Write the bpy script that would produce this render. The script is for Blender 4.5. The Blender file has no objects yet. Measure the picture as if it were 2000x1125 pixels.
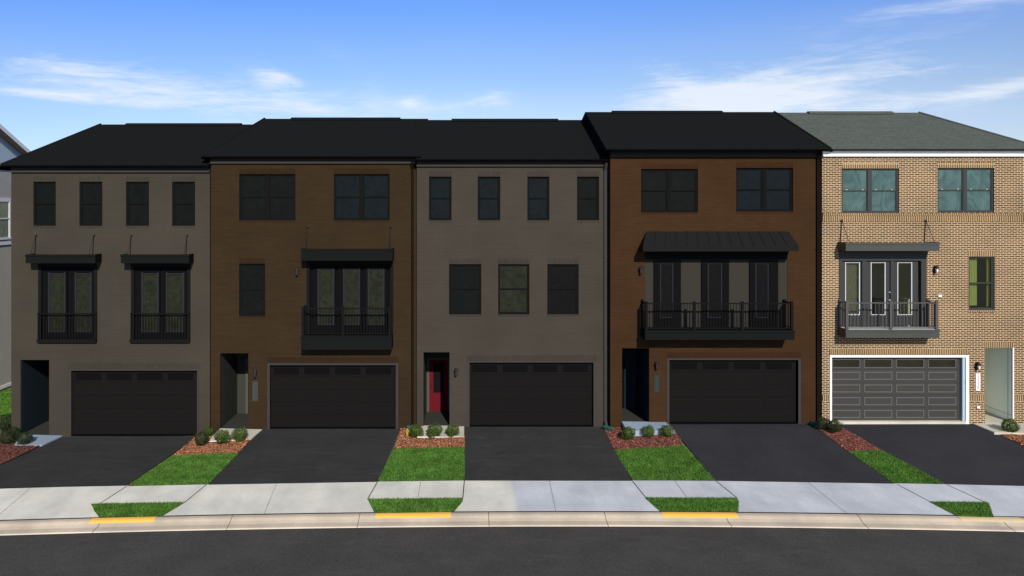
import bpy, bmesh, math, random
import numpy as np
from mathutils import Vector, Matrix
random.seed(7); rng = np.random.default_rng(11)
scn = bpy.context.scene
COL = scn.collection

# ------------------------------------------------------------------ survey of the place
F = 1440.0; CX = 905.0; HY = 400.0; CAMH = 8.5        # lens constant, axis and eye height used to survey the site
def bulge(x):
    x = max(-34.0, min(34.0, x)); return 0.0024*(x-3.0)**2
ZB = [(-60,-.34),(-20,-.30),(-17,-.22),(-10.3,-.22),(-7.4,.05),(-2.4,.06),(0.0,.175),(5.0,.175),(7.3,.38),(12.4,.38),(13.5,.44),(19,.44),(22,.45),(60,.45)]
def zb(x):
    for (a,za),(b,zc) in zip(ZB, ZB[1:]):
        if x <= b: return za+(zc-za)*max(0,(x-a))/(b-a)
    return ZB[-1][1]
def g(x, y):
    t = y + bulge(x)
    r = max(0.0, min(1.0, (t-22.75)/(27.2-22.75)))
    return zb(x)*r
def gp(px, py, off=0.0):
    """survey point -> ground position"""
    z = 0.0
    for _ in range(25):
        Y = F*(CAMH-z-off)/(py-HY); X = (px-CX)*Y/F
        z = 0.5*z+0.5*g(X, Y)
    return (X, Y)

# ------------------------------------------------------------------ materials
def s2l(c): c/=255.0; return c/12.92 if c<=.04045 else ((c+.055)/1.055)**2.4
def rgb(r,g_,b,k=1.0): return (min(.95,s2l(r)*k), min(.95,s2l(g_)*k), min(.95,s2l(b)*k), 1)
class NT:
    def __init__(s, name):
        s.m = bpy.data.materials.new(name); s.m.use_nodes=True; s.t=s.m.node_tree; s.n=s.t.nodes; s.b=s.n['Principled BSDF']
        s.pos = s.n.new('ShaderNodeNewGeometry').outputs['Position']
    def node(s, typ, **kw):
        n=s.n.new(typ)
        for k,v in kw.items(): setattr(n,k,v)
        return n
    def link(s,a,b): s.t.links.new(a,b)
    def mapping(s, scale=(1,1,1), rot=(0,0,0), src=None):
        n=s.node('ShaderNodeMapping'); n.inputs['Scale'].default_value=scale; n.inputs['Rotation'].default_value=rot
        s.link(src or s.pos, n.inputs['Vector']); return n.outputs[0]
    def noise(s, sc, det=4, rough=.55, vec=None, dist=0.0):
        n=s.node('ShaderNodeTexNoise'); n.inputs['Scale'].default_value=sc; n.inputs['Detail'].default_value=det
        n.inputs['Roughness'].default_value=rough; n.inputs['Distortion'].default_value=dist
        s.link(vec or s.pos, n.inputs['Vector']); return n.outputs['Fac']
    def ramp(s, fac, stops):
        n=s.node('ShaderNodeValToRGB'); e=n.color_ramp.elements
        while len(e)<len(stops): e.new(.5)
        for i,(p,c) in enumerate(stops): e[i].position=p; e[i].color=c if len(c)==4 else (*c,1)
        s.link(fac,n.inputs[0]); return n.outputs[0]
    def mix(s, fac, a, b, mode='MIX'):
        n=s.node('ShaderNodeMix', data_type='RGBA', blend_type=mode)
        for sock,v in ((n.inputs[0],fac),(n.inputs[6],a),(n.inputs[7],b)):
            if hasattr(v,'node'): s.link(v,sock)
            else: sock.default_value=v
        return n.outputs[2]
    def math(s, op, a, b=0.0, clamp=False):
        n=s.node('ShaderNodeMath', operation=op, use_clamp=clamp)
        for sock,v in ((n.inputs[0],a),(n.inputs[1],b)):
            if hasattr(v,'node'): s.link(v,sock)
            else: sock.default_value=v
        return n.outputs[0]
    def bump(s, h, strength=.3, dist=.01):
        n=s.node('ShaderNodeBump'); n.inputs['Strength'].default_value=strength; n.inputs['Distance'].default_value=dist
        s.link(h,n.inputs['Height']); s.link(n.outputs[0], s.b.inputs['Normal'])
    def done(s, col, rough=.8, spec=.3, metal=0):
        if hasattr(col,'node'): s.link(col, s.b.inputs['Base Color'])
        else: s.b.inputs['Base Color'].default_value=col
        s.b.inputs['Roughness'].default_value=rough; s.b.inputs['Specular IOR Level'].default_value=spec
        s.b.inputs['Metallic'].default_value=metal
        return s.m
def k3(c,k): return (c[0]*k,c[1]*k,c[2]*k,1)
def plain(name, c, rough=.7, spec=.3, var=.15, sc=6.0, bump=0.0, metal=0):
    t=NT(name); f=t.noise(sc,5)
    col=t.mix(f, k3(c,1-var), k3(c,1+var))
    if bump: t.bump(t.noise(sc*12,3), bump, .004)
    return t.done(col, rough, spec, metal)
def brick(name, c1, c2, mortar, soldier=False, msize=.011, bl=.211, bh=.067, var=.25, bump=.4, grime=.25, spec=.15, cz=.05):
    t=NT(name)
    sep=t.node('ShaderNodeSeparateXYZ'); t.link(t.pos, sep.inputs[0])
    hx=t.math('ADD', sep.outputs[0], sep.outputs[1])
    cmb=t.node('ShaderNodeCombineXYZ')
    if soldier: t.link(sep.outputs[2],cmb.inputs[0]); t.link(hx,cmb.inputs[1])
    else: t.link(hx,cmb.inputs[0]); t.link(sep.outputs[2],cmb.inputs[1])
    b=t.node('ShaderNodeTexBrick'); b.offset=0.0 if soldier else .5
    b.inputs['Scale'].default_value=1; b.inputs['Mortar Size'].default_value=msize; b.inputs['Mortar Smooth'].default_value=.15
    b.inputs['Brick Width'].default_value=10.0 if soldier else bl; b.inputs['Row Height'].default_value=bh
    b.inputs['Color1'].default_value=c1; b.inputs['Color2'].default_value=c2; b.inputs['Mortar'].default_value=mortar
    b.inputs['Bias'].default_value=0.0
    t.link(cmb.outputs[0], b.inputs['Vector'])
    big=t.noise(.6,4); fine=t.noise(40,3)
    col=t.mix(t.ramp(big,[(.3,(1-grime,)*3),(.7,(1,1,1))]),(0,0,0,1),b.outputs['Color'],'MIX')
    n=t.node('ShaderNodeMix', data_type='RGBA', blend_type='MULTIPLY'); n.inputs[0].default_value=1
    t.link(b.outputs['Color'],n.inputs[6]); t.link(t.ramp(big,[(.3,(1-grime,)*3),(.7,(1,1,1))]),n.inputs[7])
    n2=t.node('ShaderNodeMix', data_type='RGBA', blend_type='MULTIPLY'); n2.inputs[0].default_value=1
    t.link(n.outputs[2],n2.inputs[6]); t.link(t.ramp(fine,[(.25,(1-var,)*3),(.75,(1+var*.4,)*3)]),n2.inputs[7])
    if spec==0:
        cr=t.noise(1.0,4,.6,t.mapping((1.1,1.1,15)))
        n3=t.node('ShaderNodeMix', data_type='RGBA', blend_type='MULTIPLY'); n3.inputs[0].default_value=1
        t.link(n2.outputs[2],n3.inputs[6]); t.link(t.ramp(cr,[(.3,(1-cz,)*3),(.7,(1+cz,)*3)]),n3.inputs[7]); n2=n3
    h=t.math('ADD', t.math('MULTIPLY', b.outputs['Fac'], -1.0), t.math('MULTIPLY', fine, .3))
    t.bump(h, bump, .008)
    return t.done(n2.outputs[2], .9, spec)

# vertical surface / ground light factors used to turn seen colours into base colours
KV=1/1.30; KG=1/1.0
M={}  # dim copies put the darkness over the left houses into base colours
M['brick_brown']=brick('brown_brick', rgb(124,86,54,KV), rgb(82,58,38,KV), rgb(244,218,174,KV), msize=.0104)
M['brick_soldier']=brick('brown_soldier_brick', rgb(134,99,58,KV), rgb(102,75,46,KV), rgb(250,222,172,KV), soldier=True, msize=.0100)
def dimbrick(name,c,k=.9,s=False):  # brick colours carry the dimming laid over the left houses, not paint
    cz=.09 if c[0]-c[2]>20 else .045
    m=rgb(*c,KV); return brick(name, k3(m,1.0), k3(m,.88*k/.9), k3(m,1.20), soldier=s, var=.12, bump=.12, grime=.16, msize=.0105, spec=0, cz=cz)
M['b1']=dimbrick('taupe_dimmed_brick',(74,69,60),1.0); M['b2']=dimbrick('umber_brick',(62,50,35)); M['b3']=dimbrick('grey_taupe_brick',(76,70,62),1.0); M['b4']=dimbrick('rust_brick',(71,51,34))
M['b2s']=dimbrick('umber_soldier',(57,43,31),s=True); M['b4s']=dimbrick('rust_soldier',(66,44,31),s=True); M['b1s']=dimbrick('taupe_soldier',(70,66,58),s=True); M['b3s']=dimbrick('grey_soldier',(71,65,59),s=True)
def shingle(name, c, var):
    t=NT(name)
    sep=t.node('ShaderNodeSeparateXYZ'); t.link(t.pos, sep.inputs[0])
    cmb=t.node('ShaderNodeCombineXYZ'); t.link(t.math('ADD',sep.outputs[0],t.math('MULTIPLY',sep.outputs[1],.37)),cmb.inputs[0]); t.link(t.math('MULTIPLY',sep.outputs[2],2.2),cmb.inputs[1])
    b=t.node('ShaderNodeTexBrick'); b.inputs['Scale'].default_value=1; b.inputs['Brick Width'].default_value=.34; b.inputs['Row Height'].default_value=.15
    b.inputs['Mortar Size'].default_value=.006; b.inputs['Mortar Smooth'].default_value=.3
    b.inputs['Color1'].default_value=k3(c,1+var*.22); b.inputs['Color2'].default_value=k3(c,1-var*.22); b.inputs['Mortar'].default_value=k3(c,.6)
    t.link(cmb.outputs[0],b.inputs['Vector'])
    v_=t.mapping((3,3,9)); col=t.mix(t.ramp(t.noise(6,4,.6,v_),[(.3,(0,0,0)),(.7,(1,)*3)]), (1-var,1-var,1-var*.9,1), (1+var,1+var*.9,1+var*.7,1))
    m=t.mix(1.0, b.outputs['Color'], col,'MULTIPLY')
    t.bump(t.math('ADD',t.math('MULTIPLY',b.outputs['Fac'],-1),t.noise(60,3)), .5, .01)
    return t.done(m,1.0,0.0)
M['roof_green']=shingle('weathered_green_shingle', rgb(87,93,86,1/1.15), .34)
M['roof_dark']=shingle('dimmed_shingle', rgb(28,29,29,1/1.15), .08)  # shingle colour darkened for the dimming over the left houses
M['gutter']=plain('dark_gutter', rgb(26,24,26,KV), .45,.4)
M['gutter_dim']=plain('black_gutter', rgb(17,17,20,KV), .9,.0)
M['white_trim']=plain('white_trim_paint', (.80,.80,.79,1), .55,.3,.04)
M['soffit']=plain('soffit_vinyl', rgb(196,200,206,KV), .6,.3,.05)
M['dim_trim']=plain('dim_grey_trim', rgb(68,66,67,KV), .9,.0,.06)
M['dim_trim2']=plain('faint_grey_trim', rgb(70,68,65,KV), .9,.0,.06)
M['cyan_jamb']=plain('pale_blue_jamb', (.36,.47,.52,1), .6,.3,.06)
M['frame']=plain('charcoal_window_frame', rgb(56,58,56,KV), .5,.3,.08)
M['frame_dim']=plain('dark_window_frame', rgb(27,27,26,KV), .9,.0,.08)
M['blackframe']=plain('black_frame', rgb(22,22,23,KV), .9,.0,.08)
M['metal_dark']=plain('charcoal_canopy', rgb(72,75,71,KV), .6,.3,.10,3.0,.1)
M['metal_top']=plain('grey_canopy_top', rgb(116,124,122,KV), .6,.4,.12)
M['wood_end']=plain('brown_end_board', rgb(92,74,46,KV), .7,.25,.2,5.0,.2)
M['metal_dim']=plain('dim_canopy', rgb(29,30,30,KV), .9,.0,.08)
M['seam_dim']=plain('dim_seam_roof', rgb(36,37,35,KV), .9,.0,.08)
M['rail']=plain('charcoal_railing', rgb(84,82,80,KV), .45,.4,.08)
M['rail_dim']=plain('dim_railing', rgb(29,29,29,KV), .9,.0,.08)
M['iron']=plain('black_iron', (.012,.011,.012,1), .5,.3,.1)
M['deck']=plain('pale_deck_board', (.45,.44,.42,1), .7,.2,.1)
M['bead']=plain('white_glazing_bead', (.62,.62,.66,1), .5,.3,.02)
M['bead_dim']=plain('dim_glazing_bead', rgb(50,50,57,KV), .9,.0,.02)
M['chrome']=plain('satin_nickel', (.75,.75,.75,1), .25,.6,.02, metal=.8)
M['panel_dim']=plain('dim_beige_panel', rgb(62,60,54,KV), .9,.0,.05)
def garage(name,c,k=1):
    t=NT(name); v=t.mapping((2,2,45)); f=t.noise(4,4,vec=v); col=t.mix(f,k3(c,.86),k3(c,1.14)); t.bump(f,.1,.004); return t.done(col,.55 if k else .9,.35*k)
M['garage']=garage('grey_garage_steel', rgb(62,61,57,KV),1); M['garage_edge']=plain('lit_panel_moulding', rgb(112,111,103,KV), .5,.35,.05)  # moulding paler than the door: light caught by panel edges put into colour
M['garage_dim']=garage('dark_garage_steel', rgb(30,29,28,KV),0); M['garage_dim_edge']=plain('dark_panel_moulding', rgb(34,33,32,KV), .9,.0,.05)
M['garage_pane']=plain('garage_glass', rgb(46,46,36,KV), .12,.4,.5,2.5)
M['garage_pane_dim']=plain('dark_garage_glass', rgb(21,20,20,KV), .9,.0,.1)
M['entry_green']=plain('sage_entry_wall', (.78,.82,.70,1), .8,.2,.06,1.5)
M['entry_line']=plain('sage_joint', (.30,.34,.31,1), .8,.2,.06)
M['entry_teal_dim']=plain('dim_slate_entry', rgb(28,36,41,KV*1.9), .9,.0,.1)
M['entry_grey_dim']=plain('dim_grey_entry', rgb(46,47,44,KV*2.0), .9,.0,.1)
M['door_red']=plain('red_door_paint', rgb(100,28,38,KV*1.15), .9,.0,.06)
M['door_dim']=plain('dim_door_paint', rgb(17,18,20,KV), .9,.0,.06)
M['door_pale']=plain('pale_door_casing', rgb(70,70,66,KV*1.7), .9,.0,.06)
def glass_opaque(name, c1, c2, rough, spec, sc=3.0, streak=(1,1,1)):
    t=NT(name); v=t.mapping(streak); f=t.noise(sc,6,.6,v,1.6)
    col=t.ramp(f,[(.30,c1),(.70,c2)]); return t.done(col,rough,spec)
M['pane_teal']=glass_opaque('teal_reflecting_glass', rgb(50,82,84,KV), rgb(88,120,118,KV), .1,.3,1.5,(1.2,1.2,.8))
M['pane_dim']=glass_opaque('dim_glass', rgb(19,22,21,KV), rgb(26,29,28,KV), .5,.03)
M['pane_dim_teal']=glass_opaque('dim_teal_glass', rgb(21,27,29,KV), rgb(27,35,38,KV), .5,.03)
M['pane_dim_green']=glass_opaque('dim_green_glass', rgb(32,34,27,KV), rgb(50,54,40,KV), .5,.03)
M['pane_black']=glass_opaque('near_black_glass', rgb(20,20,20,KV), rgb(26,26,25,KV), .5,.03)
def clear_glass(name, tint):
    t=NT(name); t.n.remove(t.b)
    tr=t.node('ShaderNodeBsdfTransparent'); tr.inputs[0].default_value=tint
    gl=t.node('ShaderNodeBsdfGlossy'); gl.inputs['Roughness'].default_value=.03; gl.inputs['Color'].default_value=(.9,.95,.92,1)
    fr=t.node('ShaderNodeFresnel'); fr.inputs[0].default_value=1.5
    mx=t.node('ShaderNodeMixShader'); t.link(t.math('ADD',fr.outputs[0],.04),mx.inputs[0]); t.link(tr.outputs[0],mx.inputs[1]); t.link(gl.outputs[0],mx.inputs[2])
    t.link(mx.outputs[0], t.n['Material Output'].inputs[0]); return t.m
M['glass']=clear_glass('window_glass',(.80,.82,.76,1))
M['room']=plain('olive_room_wall', (.48,.42,.29,1), .9,.1,.10,2)
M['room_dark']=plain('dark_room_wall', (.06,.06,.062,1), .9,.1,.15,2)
M['blind']=plain('lime_curtain', (.40,.46,.16,1), .9,.1,.08,4)
M['blind_yellow']=plain('yellow_curtain', (.48,.45,.12,1), .9,.1,.08,4)
M['cabinet']=plain('pale_cabinet', (.62,.66,.44,1), .7,.2,.04)
M['bulb']=plain('lamp_glass', (.75,.72,.66,1), .15,.5,.05)
M['bulb_dim']=plain('dim_lamp_glass', (.04,.035,.03,1), .5,.2,.05)
M['plate_white']=plain('white_plate', (.82,.83,.86,1), .4,.3,.02)
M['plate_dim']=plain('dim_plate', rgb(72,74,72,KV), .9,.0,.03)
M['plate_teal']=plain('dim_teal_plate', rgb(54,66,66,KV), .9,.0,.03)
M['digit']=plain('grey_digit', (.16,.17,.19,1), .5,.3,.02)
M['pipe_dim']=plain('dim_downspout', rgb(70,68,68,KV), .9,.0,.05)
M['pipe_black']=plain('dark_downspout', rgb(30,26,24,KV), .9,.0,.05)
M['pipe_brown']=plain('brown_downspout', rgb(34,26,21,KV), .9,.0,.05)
M['mulch_dim']=None
# ground
def concrete(name, warm, cool_shade=None, streak=0.0):
    t=NT(name)
    n1=t.noise(.9,5,.6); n2=t.noise(9,5,.65); n3=t.noise(130,2)
    if cool_shade:
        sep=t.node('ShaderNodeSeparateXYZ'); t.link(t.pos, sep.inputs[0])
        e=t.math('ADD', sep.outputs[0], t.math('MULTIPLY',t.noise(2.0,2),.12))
        base=t.mix(t.math('MULTIPLY',t.math('SUBTRACT',e,1.46),6.0,True), warm, cool_shade)  # sunlit-to-bluish-shade change along the pavement, put into the concrete colour
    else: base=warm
    v=t.mapping((.9,.25,1),(0,0,.7)); st=t.noise(1.1,3,.5,v)
    a=t.mix(1.0, base, t.ramp(n1,[(.3,(.86,)*3),(.7,(1.06,)*3)]),'MULTIPLY')
    a=t.mix(1.0, a, t.ramp(n2,[(.25,(.92,)*3),(.75,(1.05,)*3)]),'MULTIPLY')
    a=t.mix(1.0, a, t.ramp(st,[(.35,(.86,.88,.90)),(.65,(1.06,)*3)]),'MULTIPLY')
    sp=t.ramp(t.noise(26,2,.5),[(.70,(1,1,1)),(.78,(.80,.78,.74))])
    a=t.mix(1.0,a,sp,'MULTIPLY')
    t.bump(n3,.25,.004); return t.done(a,.9,.2)
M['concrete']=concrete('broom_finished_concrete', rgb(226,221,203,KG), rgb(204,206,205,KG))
M['kerbc']=concrete('warm_kerb_concrete', rgb(196,180,156,KG))
M['kerb_edge']=concrete('pale_kerb_edge', rgb(232,216,188,KG))
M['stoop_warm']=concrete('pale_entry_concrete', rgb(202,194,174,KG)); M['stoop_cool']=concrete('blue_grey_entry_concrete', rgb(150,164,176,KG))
M['joint']=plain('dark_joint_strip', rgb(64,58,52,KG),.95,.1,.2)  # dark strips laid over the concrete along its joints
M['joint_thin']=plain('tooled_joint', rgb(138,134,128,KG),.95,.1,.2)
def asphalt(name, c, scuff, speck):
    t=NT(name)
    n1=t.noise(.7,5,.6); n3=t.noise(70,3,.7)
    v=t.mapping((.5,3.0,1),(0,0,.15)); st=t.noise(1.6,8,.7,v,1.2)
    a=t.mix(1.0,c,t.ramp(n1,[(.3,(.85,)*3),(.7,(1.12,)*3)]),'MULTIPLY')
    a=t.mix(1.0,a,t.ramp(n3,[(.2,(.5,)*3),(.5,(1,)*3),(.8,(1.7,)*3)]),'MULTIPLY'); a=t.mix(1.0,a,t.ramp(t.noise(22,3,.7),[(.25,(.72,)*3),(.75,(1.28,)*3)]),'MULTIPLY')
    a=t.mix(t.ramp(st,[(.53,(0,0,0)),(.76,(scuff,)*3)]), a, k3(c,2.6))
    if speck: a=t.mix(t.ramp(t.noise(9,2,.5),[(.735,(0,0,0)),(.76,(1,)*3)]), a, k3(c,.12))
    t.bump(n3,.5,.01); return t.done(a,.95,.12)
M['road']=asphalt('street_asphalt', rgb(70,68,63,KG), .22, True)
M['drive_grey']=asphalt('greying_driveway_asphalt', rgb(54,53,51,KG), .45, False)
M['drive_new']=asphalt('fresh_driveway_asphalt', rgb(50,50,52,KG), .12, False)
M['yellow']=(lambda t: t.done(t.mix(t.ramp(t.noise(7,6,.7),[(.55,(0,0,0)),(.72,(.7,)*3)]), rgb(243,186,76,KG), rgb(205,186,150,KG)), .8,.25))(NT('yellow_kerb_paint'))
M['yellow_faded']=(lambda t: t.done(t.mix(t.ramp(t.noise(5,6,.7),[(.40,(0,0,0)),(.60,(1,)*3)]), rgb(214,186,124,KG), rgb(196,180,156,KG)), .8,.25))(NT('faded_yellow_kerb_paint'))
def foliage(name, c, c2, trans=.0, sc=3.0, patch=.25):
    t=NT(name)
    n1=t.noise(sc,5,.6); r=t.node('ShaderNodeNewGeometry').outputs['Random Per Island']
    a=t.mix(r,c,c2); a=t.mix(1.0,a,t.ramp(n1,[(.3,(1-patch,)*3),(.7,(1+patch,)*3)]),'MULTIPLY')
    return t.done(a,.9,.03)
M['grass']=foliage('mown_grass_blades', (.042,.135,.014,1), (.125,.235,.045,1), sc=2.2,patch=.36)
M['soil']=plain('turf_base', (.032,.080,.014,1), .95,.1,.3,9.0,.5)
M['field']=plain('dry_far_ground', (.11,.105,.065,1), .95,.1,.3,.8,.5)
M['leaf']=foliage('shrub_leaves', (.022,.048,.010,1), (.095,.135,.024,1), sc=5,patch=.4)
M['leaf_dark']=foliage('dark_shrub_leaves', (.012,.022,.010,1), (.050,.062,.026,1), sc=5,patch=.4)
M['twig']=plain('shrub_twig', (.05,.035,.02,1))
M['mulch_base']=plain('mulch_soil', (.13,.050,.030,1), .95,.1,.4,14,.6)
def mulch(name,a,b): return foliage(name,a,b,sc=6,patch=.3)
M['mulch']=mulch('orange_brown_bark_chips', (.16,.062,.030,1),(.62,.28,.145,1)); M['mulch_red']=mulch('dark_red_bark_chips',(.10,.036,.028,1),(.42,.165,.12,1))
M['drain']=plain('green_plastic', (.020,.085,.065,1), .5,.3,.15)
M['yleaf']=plain('yellow_leaves', (.55,.42,.05,1), .8,.1,.2,20)
M['stucco']=plain('grey_stucco', (.46,.44,.38,1), .95,.1,.14,2.5,.5); M['siding']=plain('pale_blue_siding', (.45,.56,.60,1), .8,.2,.06); M['nroof']=shingle('brown_grey_shingle', (.14,.13,.12,1), .25)
M['maroon']=plain('maroon_base', (.11,.04,.04,1)); M['soffit_brown']=plain('weathered_soffit', (.30,.24,.19,1), .8,.2,.2)
M['neigh_glass']=glass_opaque('curtained_glass', (.04,.055,.03,1), (.35,.40,.30,1), .1,.5, 3.0,(1,6,.6))

# ------------------------------------------------------------------ mesh building
class MB:
    def __init__(s): s.v=[]; s.f=[]; s.m=[]
    def quad(s,a,b,c,d,m=0):
        i=len(s.v); s.v+= [a,b,c,d]; s.f.append((i,i+1,i+2,i+3)); s.m.append(m)
    def poly(s,pts,m=0):
        i=len(s.v); s.v+=list(pts); s.f.append(tuple(range(i,i+len(pts)))); s.m.append(m)
    def box(s,x0,x1,y0,y1,z0,z1,m=0):
        i=len(s.v); s.v+=[(x0,y0,z0),(x1,y0,z0),(x1,y1,z0),(x0,y1,z0),(x0,y0,z1),(x1,y0,z1),(x1,y1,z1),(x0,y1,z1)]
        for f in ((0,3,2,1),(4,5,6,7),(0,1,5,4),(1,2,6,5),(2,3,7,6),(3,0,4,7)): s.f.append(tuple(i+k for k in f)); s.m.append(m)
        return s
    def bar(s,a,b,r,m=0,n=6):
        a=Vector(a); b=Vector(b); d=(b-a).normalized(); u=d.orthogonal().normalized(); w=d.cross(u); i=len(s.v)
        for p in (a,b):
            for k in range(n):
                t=2*math.pi*k/n; s.v.append(tuple(p+u*math.cos(t)*r+w*math.sin(t)*r))
        for k in range(n): s.f.append((i+k,i+(k+1)%n,i+n+(k+1)%n,i+n+k)); s.m.append(m)
        s.f.append(tuple(i+k for k in reversed(range(n)))); s.m.append(m); s.f.append(tuple(i+n+k for k in range(n))); s.m.append(m)
        return s
    def lathe(s,c,prof,n=10,m=0):
        i=len(s.v)
        for r,z in prof:
            for k in range(n): t=2*math.pi*k/n; s.v.append((c[0]+r*math.cos(t),c[1]+r*math.sin(t),c[2]+z))
        for j in range(len(prof)-1):
            for k in range(n): s.f.append((i+j*n+k,i+j*n+(k+1)%n,i+(j+1)*n+(k+1)%n,i+(j+1)*n+k)); s.m.append(m)
        s.f.append(tuple(i+k for k in reversed(range(n)))); s.m.append(m); q=i+(len(prof)-1)*n; s.f.append(tuple(q+k for k in range(n))); s.m.append(m)
        return s
    def prism(s,pts,axis_a,axis_b,m=0):
        """pts: profile (y,z) swept along x from a to b"""
        n=len(pts); i=len(s.v)
        for x in (axis_a,axis_b): s.v+=[(x,p[0],p[1]) for p in pts]
        for k in range(n): s.f.append((i+k,i+(k+1)%n,i+n+(k+1)%n,i+n+k)); s.m.append(m)
        s.f.append(tuple(i+k for k in reversed(range(n)))); s.m.append(m); s.f.append(tuple(i+n+k for k in range(n))); s.m.append(m)
        return s
    def build(s,name,mats,parent=None,bevel=0.0):
        if not isinstance(mats,(list,tuple)): mats=[mats]
        v=np.array(s.v,dtype=float); c=(v.min(0)+v.max(0))/2; c[2]=v[:,2].min()
        me=bpy.data.meshes.new(name); me.from_pydata([tuple(p) for p in (v-c)],[],s.f)
        for m in mats: me.materials.append(m)
        me.polygons.foreach_set('material_index',s.m); me.validate(); me.update()
        o=bpy.data.objects.new(name,me); COL.objects.link(o)
        w=Vector(c); o['_w']=list(w)
        if parent is not None:
            o.parent=parent; w=w-Vector(parent['_w'])
        o.location=w
        if bevel:
            b=o.modifiers.new('bevel','BEVEL'); b.width=bevel; b.segments=2; b.limit_method='ANGLE'
        return o
def empty(name,loc):
    o=bpy.data.objects.new(name,None); o.empty_display_size=.3; COL.objects.link(o); o.location=loc; o['_w']=list(loc); return o
def tag(o,label=None,cat=None,group=None,kind=None):
    if label: o['label']=label
    if cat: o['category']=cat
    if group: o['group']=group
    if kind: o['kind']=kind
    return o

# ------------------------------------------------------------------ townhouses
class House:
    def __init__(s,D,label,x0,x1,eave_z,base_y,wallm,sold,trim,dim=True,back=39.5):
        s.D=D; s.s=F/D; s.x0=s.X(x0); s.x1=s.X(x1); s.ze=eave_z; s.zb=s.Z(base_y); s.wm=wallm; s.sm=sold; s.trim=trim; s.dim=dim; s.back=back
        s.root=empty('townhouse',((s.x0+s.x1)/2,D,s.zb)); tag(s.root,label,'townhouse','attached townhouses in the row')
        s.holes=[]; s.mb=MB()
    def X(s,px,dy=0): return (px-CX)*(s.D+dy)/F
    def Z(s,py,dy=0): return CAMH-(py-HY)*(s.D+dy)/F
    def hole(s,x0,x1,y0,y1,depth=.12,zbot=None):
        r=(s.X(x0),s.X(x1),s.Z(y1) if zbot is None else zbot,s.Z(y0),depth); s.holes.append(r); return r
    def walls(s):
        zb_=s.zb-.4; zt=s.ze-.02
        xs=sorted({s.x0,s.x1,*[h[0] for h in s.holes],*[h[1] for h in s.holes]}); zs=sorted({zb_,zt,*[h[2] for h in s.holes],*[h[3] for h in s.holes]})
        b=s.mb; Y=s.D
        for a,c in zip(xs,xs[1:]):
            for d,e in zip(zs,zs[1:]):
                mx,mz=(a+c)/2,(d+e)/2
                if any(h[0]<mx<h[1] and h[2]<mz<h[3] for h in s.holes): continue
                b.quad((a,Y,d),(c,Y,d),(c,Y,e),(a,Y,e))
        for x0,x1,z0,z1,dp in s.holes:
            b.quad((x0,Y,z0),(x0,Y+dp,z0),(x0,Y+dp,z1),(x0,Y,z1)); b.quad((x1,Y+dp,z0),(x1,Y,z0),(x1,Y,z1),(x1,Y+dp,z1))
            b.quad((x0,Y,z1),(x0,Y+dp,z1),(x1,Y+dp,z1),(x1,Y,z1)); b.quad((x0,Y+dp,z0),(x0,Y,z0),(x1,Y,z0),(x1,Y+dp,z0))
        a0,a1=s.x0,s.x1
        b.quad((a0,s.back,zb_),(a0,Y,zb_),(a0,Y,zt),(a0,s.back,zt)); b.quad((a1,Y,zb_),(a1,s.back,zb_),(a1,s.back,zt),(a1,Y,zt)); b.quad((a1,s.back,zb_),(a0,s.back,zb_),(a0,s.back,zt),(a1,s.back,zt))
        # merge verts so the wall is one continuous surface
        o=b.build('wall',s.wm,s.root)
        bm=bmesh.new(); bm.from_mesh(o.data); bmesh.ops.remove_doubles(bm,verts=bm.verts,dist=1e-4); bm.to_mesh(o.data); bm.free()
    def box(s,x0,x1,y0,y1,d0,d1): return (s.X(x0),s.X(x1),s.D+d0,s.D+d1,s.Z(y1),s.Z(y0))
    def window(s,x0,x1,y0,y1,n=1,fm=None,pm=None,rail=True,lintel=True,sill=True,fr=.05,mull=.14,locks=False):
        fm=fm or M['frame_dim']; pm=pm or M['pane_dim']
        X0,X1,Z0,Z1,dp=s.hole(x0,x1,y0,y1,.11); Y=s.D
        f=MB(); f.box(X0,X1,Y+.05,Y+.13,Z1-fr*.8,Z1); f.box(X0,X1,Y+.045,Y+.13,Z0,Z0+fr)
        f.box(X0,X0+fr,Y+.05,Y+.13,Z0+fr,Z1-fr*.8); f.box(X1-fr,X1,Y+.05,Y+.13,Z0+fr,Z1-fr*.8)
        W=(X1-X0); panes=[]
        if n==2:
            mc=(X0+X1)/2; f.box(mc-mull/2,mc+mull/2,Y+.04,Y+.13,Z0+fr,Z1-fr*.8); panes=[(X0+fr,mc-mull/2),(mc+mull/2,X1-fr)]
        else: panes=[(X0+fr,X1-fr)]
        zt,zl=Z1-fr*.8,Z0+fr; zm=(zt+zl)/2
        for a,c in panes:
            # sash stiles; lower sash sits further in
            f.box(a,a+.025,Y+.065,Y+.12,zl,zt); f.box(c-.035,c,Y+.065,Y+.12,zl,zt); f.box(a+.025,c-.035,Y+.065,Y+.12,zt-.025,zt); f.box(a+.025,c-.035,Y+.065,Y+.12,zl,zl+.03)
            if rail: f.box(a+.025,c-.035,Y+.06,Y+.12,zm-.022,zm+.022)
        o=f.build('window',fm,s.root)
        for a,c in panes:
            q=MB()
            if rail: q.box(a+.025,c-.035,Y+.085,Y+.10,zm+.022,zt-.025); q.box(a+.025,c-.035,Y+.095,Y+.11,zl+.03,zm-.022)
            else: q.box(a+.025,c-.035,Y+.09,Y+.10,zl+.03,zt-.025)
            q.build('pane',pm,o)
            if locks:
                l=MB(); 
                for t in (.16,.80): xx=a+(c-a)*t; l.box(xx-.03,xx+.03,Y+.045,Y+.06,zm+.022,zm+.045)
                l.build('sash_lock',M['chrome'],o)
        if lintel: s.course(X0-.0,X1+.0,Z1,Z1+.205)
        if sill: s.course(X0,X1,Z0-.075,Z0,'sill')
        return o
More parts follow.
